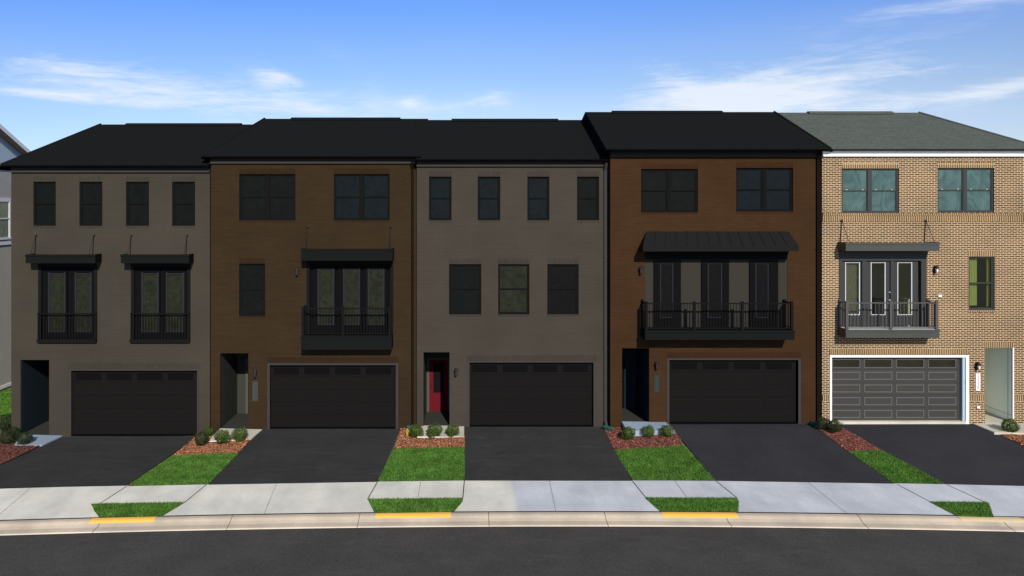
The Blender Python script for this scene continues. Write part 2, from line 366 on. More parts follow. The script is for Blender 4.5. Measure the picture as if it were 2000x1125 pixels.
    def course(s,X0,X1,Z0,Z1,name='lintel',proud=.006): MB().box(X0,X1,s.D-proud,s.D+.02,Z0,Z1).build(name,s.sm,s.root)
    def garage(s,x0,x1,y0,y1,fm,em,pm,trimm,trim_l,trim_r,trim_t,jamb=None):
        Zb=s.Z(y1); X0,X1,_,Z1,_=s.hole(x0,x1,y0,y1,.12,zbot=s.zb-.4)
        t=MB(); t.box(X0-trim_l,X0,s.D-.015,s.D+.12,s.zb-.1,Z1+trim_t); t.box(X1,X1+trim_r,s.D-.015,s.D+.12,s.zb-.1,Z1+trim_t); t.box(X0,X1,s.D-.015,s.D+.12,Z1,Z1+trim_t)
        t.build('door_trim',trimm,s.root)
        if jamb: MB().box(X1-.10,X1-.001,s.D+.02,s.D+.30,Zb,Z1-.002).build('door_jamb',jamb,s.root)
        Y=s.D+.14; xr=X1-(.10 if jamb else 0.0); W=xr-X0; H=Z1-Zb; sec=H/5
        d=MB(); 
        for r in range(5):
            z0=Zb+r*sec
            d.box(X0,xr,Y,Y+.04,z0,z0+sec-.008)
        d.box(X0,xr,Y+.015,Y+.05,Zb,Z1)
        for r in range(4):
            for c in range(4):
                a=X0+W*(.055/4.5+ c*.245)+.03; b_=a+W*.212; z0=Zb+r*sec+sec*.20; z1=z0+sec*.60
                e=.024
                # raised moulding ring with sloping faces
                for (p,q,u,v) in ((a,b_,z0,z0+e),(a,b_,z1-e,z1)): d.box(p,q,Y-.012,Y+.002,u,v,1)
                d.box(a,a+e,Y-.012,Y+.002,z0+e,z1-e,1); d.box(b_-e,b_,Y-.012,Y+.002,z0+e,z1-e,1)
                d.box(a+e+.03,b_-e-.03,Y-.006,Y+.001,z0+e+.025,z1-e-.025)
        o=d.build('garage_door',[fm,em],s.root)
        for c in range(4):
            a=X0+W*(.055/4.5+ c*.245)+.03; b_=a+W*.212; z0=Zb+4*sec+sec*.14; z1=z0+sec*.66
            k=MB(); e=.018
            k.box(a,b_,Y-.012,Y+.002,z0,z0+e); k.box(a,b_,Y-.012,Y+.002,z1-e,z1); k.box(a,a+e,Y-.012,Y+.002,z0+e,z1-e); k.box(b_-e,b_,Y-.012,Y+.002,z0+e,z1-e)
            k.build('window_frame',em,o); MB().box(a+e,b_-e,Y-.006,Y+.001,z0+e,z1-e).build('pane',pm,o)
        MB().box(X0,X1,s.D-.02,s.D+.45,Zb-.10,Zb-.004).build('threshold',M['stoop_warm'] if not s.dim else M['door_dim'],s.root)
        s.course(X0-.09,X1+.11,Z1+trim_t+.02,Z1+trim_t+.225)
    def entry(s,x0,x1,y0,ybase,wm,depth=2.1,door=None,casing=None,pane=None,lines=None,doorx=(.42,1.0),doortop=.76):
        zb_=s.Z(ybase); X0,X1,_,Z1,_=s.hole(x0,x1,y0,ybase,.10,zbot=s.zb-.4); Y=s.D+.10; Yb=s.D+depth
        r=MB(); r.quad((X0,Y,zb_),(X0,Yb,zb_),(X0,Yb,Z1),(X0,Y,Z1)); r.quad((X1,Yb,zb_),(X1,Y,zb_),(X1,Y,Z1),(X1,Yb,Z1))
        r.quad((X0,Yb,zb_),(X1,Yb,zb_),(X1,Yb,Z1),(X0,Yb,Z1)); r.quad((X0,Y,Z1),(X1,Y,Z1),(X1,Yb,Z1),(X0,Yb,Z1))
        r.build('entry_recess',wm,s.root)
        MB().box(X0,X1,s.D-.01,Yb,zb_-.15,zb_+.002).build('entry_floor',M['stoop_warm'] if not s.dim else M['entry_grey_dim'],s.root)
        if lines:
            l=MB(); l.box(X1-.010,X1-.001,s.D+.28,s.D+.295,zb_,Z1); l.box(X1-.010,X1-.001,Y,Yb,zb_+.24,zb_+.255); l.box(X1-.014,X1-.001,Y,Yb,zb_+.003,zb_+.02); l.build('panel_joint',lines,s.root)
        W=X1-X0
        if door:
            a,b_=X0+W*doorx[0],X0+W*doorx[1]-.01; zt=zb_+.003+(Z1-zb_)*doortop
            c=MB(); c.box(a-.09,a,Yb-.05,Yb,zb_+.003,zt+.08); c.box(b_-.001,min(b_+.09,X1),Yb-.05,Yb,zb_+.003,zt+.08); c.box(a,b_-.001,Yb-.05,Yb,zt,zt+.08); c.build('door_casing',casing,s.root)
            d=MB(); d.box(a,b_-.002,Yb-.035,Yb-.002,zb_+.005,zt-.001); e=.13
            w=b_-a
            d.box(a+e,b_-e,Yb-.042,Yb-.034,zb_+.12,zb_+.12+(zt-zb_)*.2)
            o=d.build('front_door',door,s.root)
            MB().box(a+w*.22,b_-w*.22,Yb-.045,Yb-.034,zb_+(zt-zb_)*.37,zt-.12).build('pane',pane or M['pane_black'],o)
            MB().bar((a+.07,Yb-.07,zb_+.95),(a+.07,Yb-.07,zb_+1.15),.014).bar((a+.07,Yb-.07,zb_+1.05),(a+.07,Yb-.035,zb_+1.05),.012).build('handle',M['iron'],o)
    def lamp(s,px,py,bm=None):
        bm=bm or M['bulb_dim']; X=s.X(px,-.1); Z=s.Z(py,-.1); Y=s.D
        l=MB(); l.box(X-.055,X+.055,Y-.02,Y+.005,Z-.10,Z+.13); l.bar((X,Y-.02,Z+.10),(X,Y-.13,Z+.13),.014)
        l.lathe((X,Y-.13,Z+.05),[(.075,0),(.07,.04),(.03,.10),(.012,.13)],8); l.lathe((X,Y-.13,Z-.13),[(.03,0),(.05,.015),(.045,.03)],8)
        for t in range(4): q=math.pi/4+t*math.pi/2; l.bar((X+.05*math.cos(q),Y-.13+.05*math.sin(q),Z-.11),(X+.065*math.cos(q),Y-.13+.065*math.sin(q),Z+.055),.006,n=4)
        o=l.build('wall_light',M['iron'],s.root); MB().lathe((X,Y-.13,Z-.10),[(.032,0),(.048,.07),(.05,.145)],8).build('lamp_glass',bm,o)
    def canopy(s,x0,x1,y0,y1,dep,rods,rod_top,mm,topm=None,endm=None,rope=.012,slope=0):
        """x0,x1,y0,y1 measured on the front face"""
        X0,X1=s.X(x0,-dep),s.X(x1,-dep); Z1,Z0=s.Z(y0,-dep),s.Z(y1,-dep); Ya=s.D-dep
        b=MB(); b.box(X0,X1,Ya,Ya+.05,Z0,Z1)
        b.box(X0,X0+.05,Ya+.05,s.D,Z0,Z1,1); b.box(X1-.05,X1,Ya+.05,s.D,Z0,Z1,0)
        b.box(X0-.015,X1+.015,Ya-.02,Ya,Z1-.07,Z1,0)
        b.box(X0+.05,X1-.05,Ya+.05,s.D,Z0+.06,Z1-.03,2)
        o=b.build('canopy',[mm,endm or mm,topm or mm],s.root)
        for (rx) in rods:
            xx=s.X(rx); zt=s.Z(rod_top); m=MB(); 
            m.lathe((xx,s.D-.03,zt-.03),[(.035,0),(.05,.03),(.035,.07)],8)
            for xe,ye in ((xx-.05,s.D-.03),(xx+.03,Ya+.06)): m.bar((xx,s.D-.05,zt),(xe,ye,Z1-.03),rope)
            m.lathe((xx+.03,Ya+.06,Z1-.035),[(.03,0),(.03,.05)],8); m.build('tie_rod',M['iron'],o)
        return o
    def balcony(s,x0,x1,y0,y1,dep,rail_top,rail_m,mm,topm,endm=None,nb=None,posts=(0,.46,1),deck=True):
        X0,X1=s.X(x0,-dep),s.X(x1,-dep); Z1,Z0=s.Z(y0,-dep),s.Z(y1,-dep); Ya=s.D-dep
        b=MB(); b.box(X0,X1,Ya,Ya+.05,Z0,Z1); b.box(X0,X0+.05,Ya+.05,s.D,Z0,Z1,1); b.box(X1-.05,X1,Ya+.05,s.D,Z0,Z1,0)
        b.box(X0-.015,X1+.015,Ya-.02,Ya,Z1-.07,Z1); b.box(X0+.05,X1-.05,Ya+.05,s.D,Z0+.05,Z1-.05)
        o=b.build('balcony',[mm,endm or mm],s.root)
        MB().box(X0+.05,X1-.05,Ya+.05,s.D+.08,Z1-.05,Z1+.012).build('floor',topm,o)
        zr=s.Z(rail_top,-dep); r=MB(); ya=Ya+.06; xa,xb=X0+.06,X1-.08; z0=Z1+.07
        r.box(xa,xb,ya-.025,ya+.025,zr-.04,zr); r.box(xa,xb,ya-.02,ya+.02,z0,z0+.03)
        for xs_ in (xa,xb):
            r.box(xs_-.02,xs_+.02,ya+.03,s.D-.002,zr-.04,zr); r.box(xs_-.015,xs_+.015,ya+.03,s.D-.002,z0,z0+.03)
            k=max(2,int((dep-.1)/.11))
            for i in range(1,k): yy=ya+(s.D-ya)*i/k; r.box(xs_-.008,xs_+.008,yy-.008,yy+.008,z0+.03,zr-.04)
        n=nb or int((xb-xa)/.105)
        for i in range(1,n):
            xx=xa+(xb-xa)*i/n; r.box(xx-.0085,xx+.0085,ya-.0085,ya+.0085,z0+.03,zr-.04)
        ro=r.build('railing',rail_m,o)
        for t in posts:
            xx=xa+(xb-xa)*t; MB().box(xx-.045,xx+.045,ya-.045,ya+.045,Z1,zr+.05).build('post',rail_m,o)
        for xx in (xa,xb): MB().box(xx-.04,xx+.04,s.D-.09,s.D-.01,Z1+.012,zr+.05).build('post',rail_m,o)
        return o
    def leaf(s,x0,x1,y0,y1,gx0,gx1,gy0,gy1,d,fm,beadm,pm,bw=.035,handle=None):
        """patio door leaf, glass measured on its own plane"""
        X0,X1,Z0,Z1=s.X(x0,d),s.X(x1,d),s.Z(y1,d),s.Z(y0,d); A0,A1,B0,B1=s.X(gx0,d),s.X(gx1,d),s.Z(gy1,d),s.Z(gy0,d); Y=s.D+d
        f=MB(); f.box(X0,A0-bw,Y,Y+.045,Z0,Z1); f.box(A1+bw,X1,Y,Y+.045,Z0,Z1); f.box(A0-bw,A1+bw,Y,Y+.045,B1+bw,Z1); f.box(A0-bw,A1+bw,Y,Y+.045,Z0,B0-bw)
        o=f.build('patio_door',fm,s.root)
        e=MB(); e.box(A0-bw,A0,Y-.008,Y+.04,B0-bw,B1+bw); e.box(A1,A1+bw,Y-.008,Y+.04,B0-bw,B1+bw); e.box(A0,A1,Y-.008,Y+.04,B1,B1+bw*.6); e.box(A0,A1,Y-.008,Y+.04,B0-bw,B0)
        e.build('glazing_bead',beadm,o); MB().box(A0,A1,Y+.018,Y+.026,B0,B1).build('pane',pm,o)
        if handle:
            hx=s.X(handle[0],d); h=MB()
            for hy in handle[1:]:
                zz=s.Z(hy,d); h.lathe((hx,Y-.03,zz-.02),[(.028,0),(.034,.02),(.02,.045)],8); h.bar((hx,Y-.03,zz),(hx-.09,Y-.045,zz+.01),.012); h.bar((hx,Y,zz),(hx,Y-.03,zz),.018)
            h.build('handle',M['chrome'],o)
    def roof(s,ev,rd,mat,gm,frieze_m,eL,eR,rL,rR,zr,Yr,vents,back_over=.3,soff=None,fz=.235,gd=.08):
        """eL,eR: eave X ; rL,rR ridge X ; zr ridge z, Yr ridge Y"""
        Ye=ev; ze=s.ze; Yb=s.back+back_over; zbk=ze
        r=MB(); A,B,C_,D_=(eL,Ye,ze),(eR,Ye,ze),(rR,Yr,zr),(rL,Yr,zr); E,G=(eL,Yb,zbk),(eR,Yb,zbk)
        r.poly([A,B,C_,D_]); r.poly([G,E,D_,C_]); r.poly([E,A,D_]); r.poly([B,G,C_]); 
        z2=ze-.03; r.poly([(eL,Ye,z2),(eL,Yb,z2),(eR,Yb,z2),(eR,Ye,z2)])
        for p,q in ((A,B),(B,G),(G,E),(E,A)): r.quad((p[0],p[1],z2),(q[0],q[1],z2),q,p)
        o=r.build('roof',mat,s.root)
        for a,b_ in vents:
            v=MB(); v.prism([(Yr-.20,zr-.075),(Yr-.17,zr-.02),(Yr,zr+.055),(Yr+.17,zr-.0),(Yr+.2,zr-.06)],a,b_); v.build('ridge_vent',mat,o)
        for p,q in ((A,D_),(B,C_)):
            if abs(p[0]-q[0])>.6: MB().bar((p[0],p[1]+.05,p[2]+.02),(q[0],q[1],q[2]+.01),.045).build('hip_cap',mat,o)
        gt=MB(); gt.prism([(Ye-.11,ze-.01),(Ye-.12,ze-.02),(Ye-.10,ze-gd+.02),(Ye-.07,ze-gd),(Ye-.002,ze-gd),(Ye-.002,ze-.01)],eL,eR); gt.build('gutter',gm,o)
        # end gutters
        MB().box(eL-.05,eL-.002,Ye,Yb,ze-.10,ze-.012).build('fascia',gm,o); MB().box(eR+.002,eR+.05,Ye,Yb,ze-.10,ze-.012).build('fascia',gm,o)
        zt=ze-.032
        so=MB(); so.box(max(eL,s.x0-.3),min(eR,s.x1+.3),Ye+.002,s.D-.031,zt-.02,zt-.001); so.build('soffit',soff or frieze_m,o)
        fr=MB(); fr.box(s.x0,s.x1,s.D-.03,s.D-.002,zt-fz,zt); fr.box(s.x0,s.x1,s.D-.055,s.D-.0305,zt-.055,zt-.022); fr.box(s.x0,s.x1,s.D-.09,s.D-.0305,zt-fz,zt-fz+.07); fr.build('frieze_board',frieze_m,o)
        return o

def downspout(h,px,y0,y1,mat,w=.05,off=-.08):
    X=h.X(px); b=MB(); z1,z0=h.Z(y0),h.Z(y1)
    b.box(X-w,X+w,h.D+off,h.D+off+.07,z0+.2,z1-.15); b.prism([(h.D+off,z1-.15),(h.D+off+.07,z1-.15),(h.D-.18,z1+.12),(h.D-.25,z1+.12)],X-w,X+w)
    b.prism([(h.D+off,z0+.2),(h.D+off+.07,z0+.2),(h.D-.20,z0+.03),(h.D-.27,z0+.06)],X-w,X+w)
    for t in (.3,.65): zz=z0+(z1-z0)*t; b.box(X-w-.01,X+w+.01,h.D+off-.006,h.D-.001,zz,zz+.04)
    b.build('downspout',mat,h.root)

# ---- first house (far left, taupe)
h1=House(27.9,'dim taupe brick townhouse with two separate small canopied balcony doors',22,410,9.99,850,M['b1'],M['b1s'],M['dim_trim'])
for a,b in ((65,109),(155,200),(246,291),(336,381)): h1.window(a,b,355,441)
def dim_french(h,x0,x1,y0,y1,leaves,pm,gy):
    X0,X1,Z0,Z1,_=h.hole(x0,x1,y0,y1,.16); Y=h.D
    f=MB(); f.box(X0,X1,Y-.02,Y+.16,Z1-.12,Z1); f.box(X0,X0+.12,Y-.02,Y+.16,Z0,Z1-.12); f.box(X1-.12,X1,Y-.02,Y+.16,Z0,Z1-.12)
    f.build('door_surround',M['metal_dim'],h.root)
    MB().box(X0+.12,X1-.12,Y+.13,Y+.16,Z0,Z1-.12).build('backing_panel',M['blackframe'],h.root)
    for (a,b,c,d) in leaves: h.leaf(a,b,y0+6,y1,c,d,gy[0],gy[1],.06,M['blackframe'],M['bead_dim'],pm,bw=.055)
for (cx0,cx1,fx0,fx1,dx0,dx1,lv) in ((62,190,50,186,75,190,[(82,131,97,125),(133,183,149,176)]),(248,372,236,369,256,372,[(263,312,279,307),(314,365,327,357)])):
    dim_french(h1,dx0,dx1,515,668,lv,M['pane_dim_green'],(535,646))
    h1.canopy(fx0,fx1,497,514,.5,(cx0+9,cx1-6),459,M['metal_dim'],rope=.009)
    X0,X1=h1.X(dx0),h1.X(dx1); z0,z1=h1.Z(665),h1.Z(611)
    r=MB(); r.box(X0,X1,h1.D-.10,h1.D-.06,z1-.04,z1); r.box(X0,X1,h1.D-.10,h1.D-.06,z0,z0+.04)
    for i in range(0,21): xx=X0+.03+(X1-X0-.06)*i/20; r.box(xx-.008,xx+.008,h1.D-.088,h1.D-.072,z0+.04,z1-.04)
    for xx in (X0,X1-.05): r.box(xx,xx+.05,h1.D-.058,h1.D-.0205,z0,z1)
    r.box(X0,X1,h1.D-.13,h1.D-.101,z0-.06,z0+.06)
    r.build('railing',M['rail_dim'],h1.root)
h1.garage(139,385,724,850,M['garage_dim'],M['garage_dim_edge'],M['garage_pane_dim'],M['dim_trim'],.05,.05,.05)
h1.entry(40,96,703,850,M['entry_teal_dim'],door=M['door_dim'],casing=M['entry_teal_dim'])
h1.walls()
h1.roof(27.68,0,M['roof_dark'],M['gutter_dim'],M['dim_trim'],h1.X(0,-.22),h1.X(408),-15.24,h1.X(560,3.1),11.88,31.0,[(h1.X(247,3.1),h1.X(472,3.1))])
# ---- second house (umber)
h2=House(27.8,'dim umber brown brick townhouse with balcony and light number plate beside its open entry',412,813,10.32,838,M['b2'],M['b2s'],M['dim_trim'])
h2.window(467,577,340,430,2); h2.window(652,761,340,430,2,pm=M['pane_dim_teal']); h2.window(467,518,515,617,1)
dim_french(h2,599,768,510,660,[(612,655,623,650),(660,706,673,700),(710,757,721,748)],M['pane_dim_green'],(526,632))
h2.canopy(588,767,486,509,.55,(601,763),443,M['metal_dim'],rope=.009)
h2.balcony(588,765,656,683,.55,602,M['rail_dim'],M['metal_dim'],M['metal_dim'])
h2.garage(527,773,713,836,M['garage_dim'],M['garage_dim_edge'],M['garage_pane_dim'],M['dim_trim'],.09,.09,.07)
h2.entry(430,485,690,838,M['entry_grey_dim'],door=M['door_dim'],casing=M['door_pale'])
h2.lamp(580,531); h2.lamp(498,730)
MB().box(*h2.box(493,504,745,783,-.012,.0)).build('number_plate',M['plate_dim'],h2.root)
h2.walls()
h2.roof(27.58,0,M['roof_dark'],M['gutter_dim'],M['dim_trim2'],h2.X(395,-.22),h2.X(822,-.22),h2.X(517,3.2),h2.X(836,3.2),12.12,31.0,[(h2.X(569,3.2),h2.X(782,3.2))])
downspout(h2,806,322,834,M['pipe_brown'],.045)
# ---- third house (grey taupe, red door)
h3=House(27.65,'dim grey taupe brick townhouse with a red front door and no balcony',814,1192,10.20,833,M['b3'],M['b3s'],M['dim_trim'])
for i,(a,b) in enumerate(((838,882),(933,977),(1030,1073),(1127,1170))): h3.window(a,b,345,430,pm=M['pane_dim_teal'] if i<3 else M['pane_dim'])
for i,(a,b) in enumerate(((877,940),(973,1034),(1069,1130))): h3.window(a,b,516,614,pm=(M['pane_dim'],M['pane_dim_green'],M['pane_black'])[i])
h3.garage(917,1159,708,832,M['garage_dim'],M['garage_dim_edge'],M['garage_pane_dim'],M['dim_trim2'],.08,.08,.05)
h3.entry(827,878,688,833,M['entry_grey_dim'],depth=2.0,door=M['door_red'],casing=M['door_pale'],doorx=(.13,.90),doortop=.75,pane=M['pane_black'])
h3.lamp(891,727)
h3.walls()
h3.roof(27.43,0,M['roof_dark'],M['gutter_dim'],M['dim_trim2'],h3.X(812,-.22),h3.X(1192,-.22),h3.X(812,3.1),h3.X(1192,3.1),12.04,30.75,[(h3.X(882,3.1),h3.X(1090,3.1))])
downspout(h3,1182,325,830,M['pipe_dim'],.05)
# ---- fourth house (rust)
h4=House(27.3,'dim rust brown brick townhouse with a wide sloped metal canopy over three doors',1192,1605,10.538,828,M['b4'],M['b4s'],M['dim_trim'])
h4.window(1252,1363,330,415,2); h4.window(1438,1549,328,413,2,pm=M['pane_dim_teal'])
X0,X1,Z0,Z1,_=h4.hole(1260,1538,482,655,.16)
MB().box(X0,X1,h4.D+.02,h4.D+.16,Z0,Z1).build('door_surround',M['panel_dim'],h4.root)
MB().box(X0,X1,h4.D-.01,h4.D+.019,h4.Z(507),Z1).build('header_board',M['metal_dim'],h4.root)
for a,b,c,d in ((1277,1330,1291,1313),(1370,1424,1384,1408),(1464,1520,1477,1499)): h4.leaf(a,b,509,642,c,d,516,619,-.03,M['blackframe'],M['bead_dim'],M['pane_black'])
dep=.75; a0,a1=h4.X(1256,-dep),h4.X(1560,-dep); b0,b1=h4.X(1262),h4.X(1541); ya=h4.D-dep; zf,zt,zu=h4.Z(480,-dep),h4.Z(452),h4.Z(491,-dep)
c=MB(); c.poly([(a0,ya,zf),(a1,ya,zf),(b1,h4.D,zt),(b0,h4.D,zt)]); c.box(a0,a1,ya,ya+.04,zu,zf-.001); c.poly([(a0,ya,zu),(a0,h4.D,zu),(a1,h4.D,zu),(a1,ya,zu)])
c.poly([(a0,ya,zu),(a0,ya,zf),(b0,h4.D,zt),(b0,h4.D,zu)]); c.poly([(a1,ya,zu),(b1,h4.D,zu),(b1,h4.D,zt),(a1,ya,zf)])
for i in range(1,14):
    t=i/14; c.bar((a0+(a1-a0)*t,ya,zf+.012),(b0+(b1-b0)*t,h4.D,zt+.012),.014,n=4)
c.build('canopy',M['seam_dim'],h4.root)
h4.balcony(1260,1552,646,664,.7,592,M['rail_dim'],M['metal_dim'],M['metal_dim'],posts=(0,.33,.66,1))
h4.garage(1307,1559,703,826,M['garage_dim'],M['garage_dim_edge'],M['garage_pane_dim'],M['dim_trim'],.08,.09,.06)
h4.entry(1215,1268,680,828,M['entry_teal_dim'],door=M['door_dim'],casing=M['entry_teal_dim'],doorx=(.0,.55))
h4.lamp(1252,528); h4.lamp(1283,714)
MB().box(*h4.box(1278,1287,733,766,-.012,.0)).build('number_plate',M['plate_teal'],h4.root)
h4.walls()
h4.roof(26.93,0,M['roof_dark'],M['gutter_dim'],M['dim_trim'],h4.X(1184,-.37),h4.X(1624,-.37),h4.X(1143,2.8),h4.X(1512,2.8),12.29,30.1,[(h4.X(1195,2.8),h4.X(1410,2.8))])
downspout(h4,1597,305,826,M['pipe_brown'],.06)
# ---- fifth house (bright brown brick)
h5=House(27.1,'sunlit brown brick townhouse with cream mortar, grey-green hip roof and white garage trim',1606,2000,10.54,828,M['brick_brown'],M['brick_soldier'],M['white_trim'],dim=False)
h5.window(1644,1756,329,416,2,M['frame'],M['pane_teal'],locks=True,sill=False); h5.window(1831,1942,328,415,2,M['frame'],M['pane_teal'],locks=True,sill=False)
h5.course(h5.x0,h5.x1,h5.Z(421),h5.Z(416.5),'brick_band',.016); h5.course(h5.x0,h5.x1,h5.Z(433),h5.Z(421.6),'brick_band',.006)
# lime-curtained single window with a shallow room behind
wx=h5.window(1892,1943,501,606,1,M['frame'],M['glass'])
wX0,wX1,wZ0,wZ1,_=h5.holes[-1]; 
def room(X0,X1,Z0,Z1,d,mat):
    r=MB(); Ya,Yb=h5.D+.2,h5.D+d
    r.quad((X0,Yb,Z0),(X1,Yb,Z0),(X1,Yb,Z1),(X0,Yb,Z1)); r.quad((X0,Ya,Z0),(X0,Yb,Z0),(X0,Yb,Z1),(X0,Ya,Z1)); r.quad((X1,Yb,Z0),(X1,Ya,Z0),(X1,Ya,Z1),(X1,Yb,Z1)); r.quad((X0,Ya,Z0),(X1,Ya,Z0),(X1,Yb,Z0),(X0,Yb,Z0)); r.quad((X0,Yb,Z1),(X1,Yb,Z1),(X1,Ya,Z1),(X0,Ya,Z1))
    r.build('interior_wall',mat,h5.root)
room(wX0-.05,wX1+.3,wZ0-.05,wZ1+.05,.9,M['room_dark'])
def drape(x0,x1,z0,z1,y,mat):
    q=MB(); n=14
    for i in range(n):
        a=x0+(x1-x0)*i/n; b=x0+(x1-x0)*(i+1)/n; q.quad((a,y+.012*math.sin(i*1.7),z0),(b,y+.012*math.sin((i+1)*1.7),z0),(b,y+.012*math.sin((i+1)*1.7),z1),(a,y+.012*math.sin(i*1.7),z1))
    q.build('curtain',mat,h5.root)
drape(h5.X(1891,.2),h5.X(1907.5,.2),h5.Z(598),h5.Z(503),h5.D+.2,M['blind']); drape(h5.X(1927,.2),h5.X(1934,.2),h5.Z(600),h5.Z(503),h5.D+.2,M['blind_yellow'])
# balcony doors
X0,X1,Z0,Z1,_=h5.hole(1639,1809,488,642,.16); Y=h5.D
f=MB(); f.box(X0,X1,Y-.03,Y+.13,h5.Z(509),Z1); f.box(X0,X0+.10,Y-.03,Y+.13,Z0,h5.Z(509)-.001); f.box(X1-.20,X1,Y-.03,Y+.13,Z0,h5.Z(509)-.001); f.box(h5.X(1739.5),h5.X(1746.5),Y-.005,Y+.13,Z0,h5.Z(509)-.001)
f.box(h5.X(1684),h5.X(1692),Y-.005,Y+.13,Z0,h5.Z(509)-.001)
f.build('door_surround',M['frame'],h5.root)
MB().box(X0+.10,X1-.20,Y-.04,Y+.13,Z0+.001,Z0+.06).build('door_sill',M['bead'],h5.root)
for a,b,c,d,hd in ((1645,1684,1652,1678,None),(1692,1739,1702,1728,(1737,571,586)),(1747,1793,1754,1780,None)):
    h5.leaf(a,b,509,636,c,d,513.5,614,.05,M['frame'],M['bead'],M['glass'],bw=.024,handle=hd)
room(X0+.05,X1+.2,Z0,Z1+.3,3.2,M['room'])
bl_=MB(); bl_.box(h5.X(1649),h5.X(1682),Y+.17,Y+.175,h5.Z(616),h5.Z(511)); bl_.build('roller_blind',plain('taupe_blind',(.17,.155,.13,1),.9,.1,.06),h5.root)
cb=MB(); cx0,cx1=h5.X(1766,.5),h5.X(1783,.5); cb.box(cx0,cx1,Y+.5,Y+.8,h5.Z(640,.5),h5.Z(586,.5)); cb.box(cx0-.02,cx1+.02,Y+.48,Y+.82,h5.Z(586,.5),h5.Z(584,.5)); cb.box((cx0+cx1)/2-.006,(cx0+cx1)/2+.006,Y+.494,Y+.5,h5.Z(640,.5),h5.Z(592,.5)); 
tag(cb.build('cabinet',M['cabinet']),'pale two-door cabinet seen through the right balcony door pane','cabinet')
h5.canopy(1652,1835,474,490,.58,(1643,1807),431,M['metal_dark'],M['metal_top'],M['wood_end'])
h5.balcony(1652,1835,644,660,.58,591,M['rail'],M['metal_dark'],M['deck'],M['wood_end'],nb=25,posts=(0,.49,1))
h5.garage(1624.5,1886,698,823,M['garage'],M['garage_edge'],M['garage_pane'],M['white_trim'],.07,.12,.085,jamb=M['cyan_jamb'])
h5.entry(1924,1980,679,826,M['entry_green'],depth=2.1,lines=M['entry_line'],door=M['door_dim'],casing=M['white_trim'],doorx=(.1,.8))
MB().box(h5.X(1977.6),h5.X(1980),h5.D-.012,h5.D+.0,h5.Z(820),h5.Z(679)).build('entry_trim',M['white_trim'],h5.root)
h5.course(h5.X(1924),h5.X(1980),h5.Z(679),h5.Z(668))
for a,b in ((1606,1620),(1893,1924),(1980,2000)): h5.course(h5.X(a),h5.X(b),h5.Z(783),h5.Z(771.5),'brick_band')
h5.lamp(1829,527,M['bulb']); h5.lamp(1911,716,M['bulb'])
MB().box(*h5.box(1905.8,1914.2,729,763,-.014,.0)).build('number_plate',M['plate_white'],h5.root)
cu=bpy.data.curves.new('number','FONT'); cu.body='1\n5\n2\n3\n0'; cu.size=.15; cu.space_line=.80; cu.align_x='CENTER'; cu.extrude=.002
tmp=bpy.data.objects.new('number_tmp',cu); COL.objects.link(tmp); bpy.context.view_layer.update()
me=bpy.data.meshes.new_from_object(tmp.evaluated_get(bpy.context.evaluated_depsgraph_get())); bpy.data.objects.remove(tmp)
no=bpy.data.objects.new('house_number',me); COL.objects.link(no); me.materials.clear(); me.materials.append(M['digit'])
no.rotation_euler=(math.pi/2,0,0); wl=Vector((h5.X(1910),h5.D-.018,h5.Z(733.6))); no.parent=h5.root; no.location=wl-Vector(h5.root['_w'])
for (a,b,c,d) in ((1907,1912.5,793,797),(1831.5,1838,575.5,579.5)): 
    o=MB().box(*h5.box(a,b,c,d,-.05,.0)).build('outlet_box',M['plate_white'],h5.root)
MB().box(h5.X(1885.2),h5.X(1886),h5.D+.02,h5.D+.05,h5.Z(752),h5.Z(743)).build('door_keypad',M['deck'],h5.root)
h5.walls()
h5.roof(26.98,0,M['roof_green'],M['gutter'],M['white_trim'],h5.X(1560,-.18),h5.X(2046,-.18),h5.X(1560,-.18),h5.X(1794,3),12.265,30.1,[(h5.X(1577,3),h5.X(1742,3))],soff=M['soffit'],fz=.235,gd=.07)

# ------------------------------------------------------------------ neighbouring house to the left, behind
nb=empty('neighbouring_house',(-25.9,31,-.3)); tag(nb,'pale grey stucco house with a gabled roof at the left edge','house')
ex,wy0,wy1=-21.8,24.0,38.0; zg=-.3
b=MB(); b.box(-30,ex,wy0,wy1,zg+.25,10.25); b.build('wall',M['stucco'],nb)
MB().box(-30.02,ex+.02,wy0-.02,wy1+.02,zg-.3,zg+.1).build('plinth',M['maroon'],nb); MB().box(-30.03,ex+.03,wy0-.03,wy1+.03,zg+.1,zg+.25).build('base_trim',M['white_trim'],nb)
for x in (ex,-30.0):
    gb=MB(); gb.poly([(x,wy0,10.25),(x,wy1,10.25),(x,31,13.43)]); gb.build('gable_wall',M['siding'],nb); MB().box(ex,ex+.03,wy0,wy1,10.15,10.3).build('gable_trim',M['white_trim'],nb)
rf=MB(); sl=.455
for yy in (23.4,38.6):
    z=13.62-abs(yy-31)*sl; x0,x1=-30.4,ex+.42
    rf.poly([(x0,yy,z),(x1,yy,z),(x1,31,13.62),(x0,31,13.62)])
o=rf.build('roof',M['nroof'],nb)
rk=MB(); so=MB()
for yy in (23.4,38.6):
    z=13.62-abs(yy-31)*sl
    rk.poly([(ex+.42,yy,z-.2),(ex+.42,31,13.42),(ex+.42,31,13.61),(ex+.42,yy,z-.01)])
    so.poly([(ex,yy,z-.2),(ex+.42,yy,z-.2),(ex+.42,31,13.42),(ex,31,13.42)])
rk.build('rake_board',M['white_trim'],o); so.build('soffit',M['soffit_brown'],o)
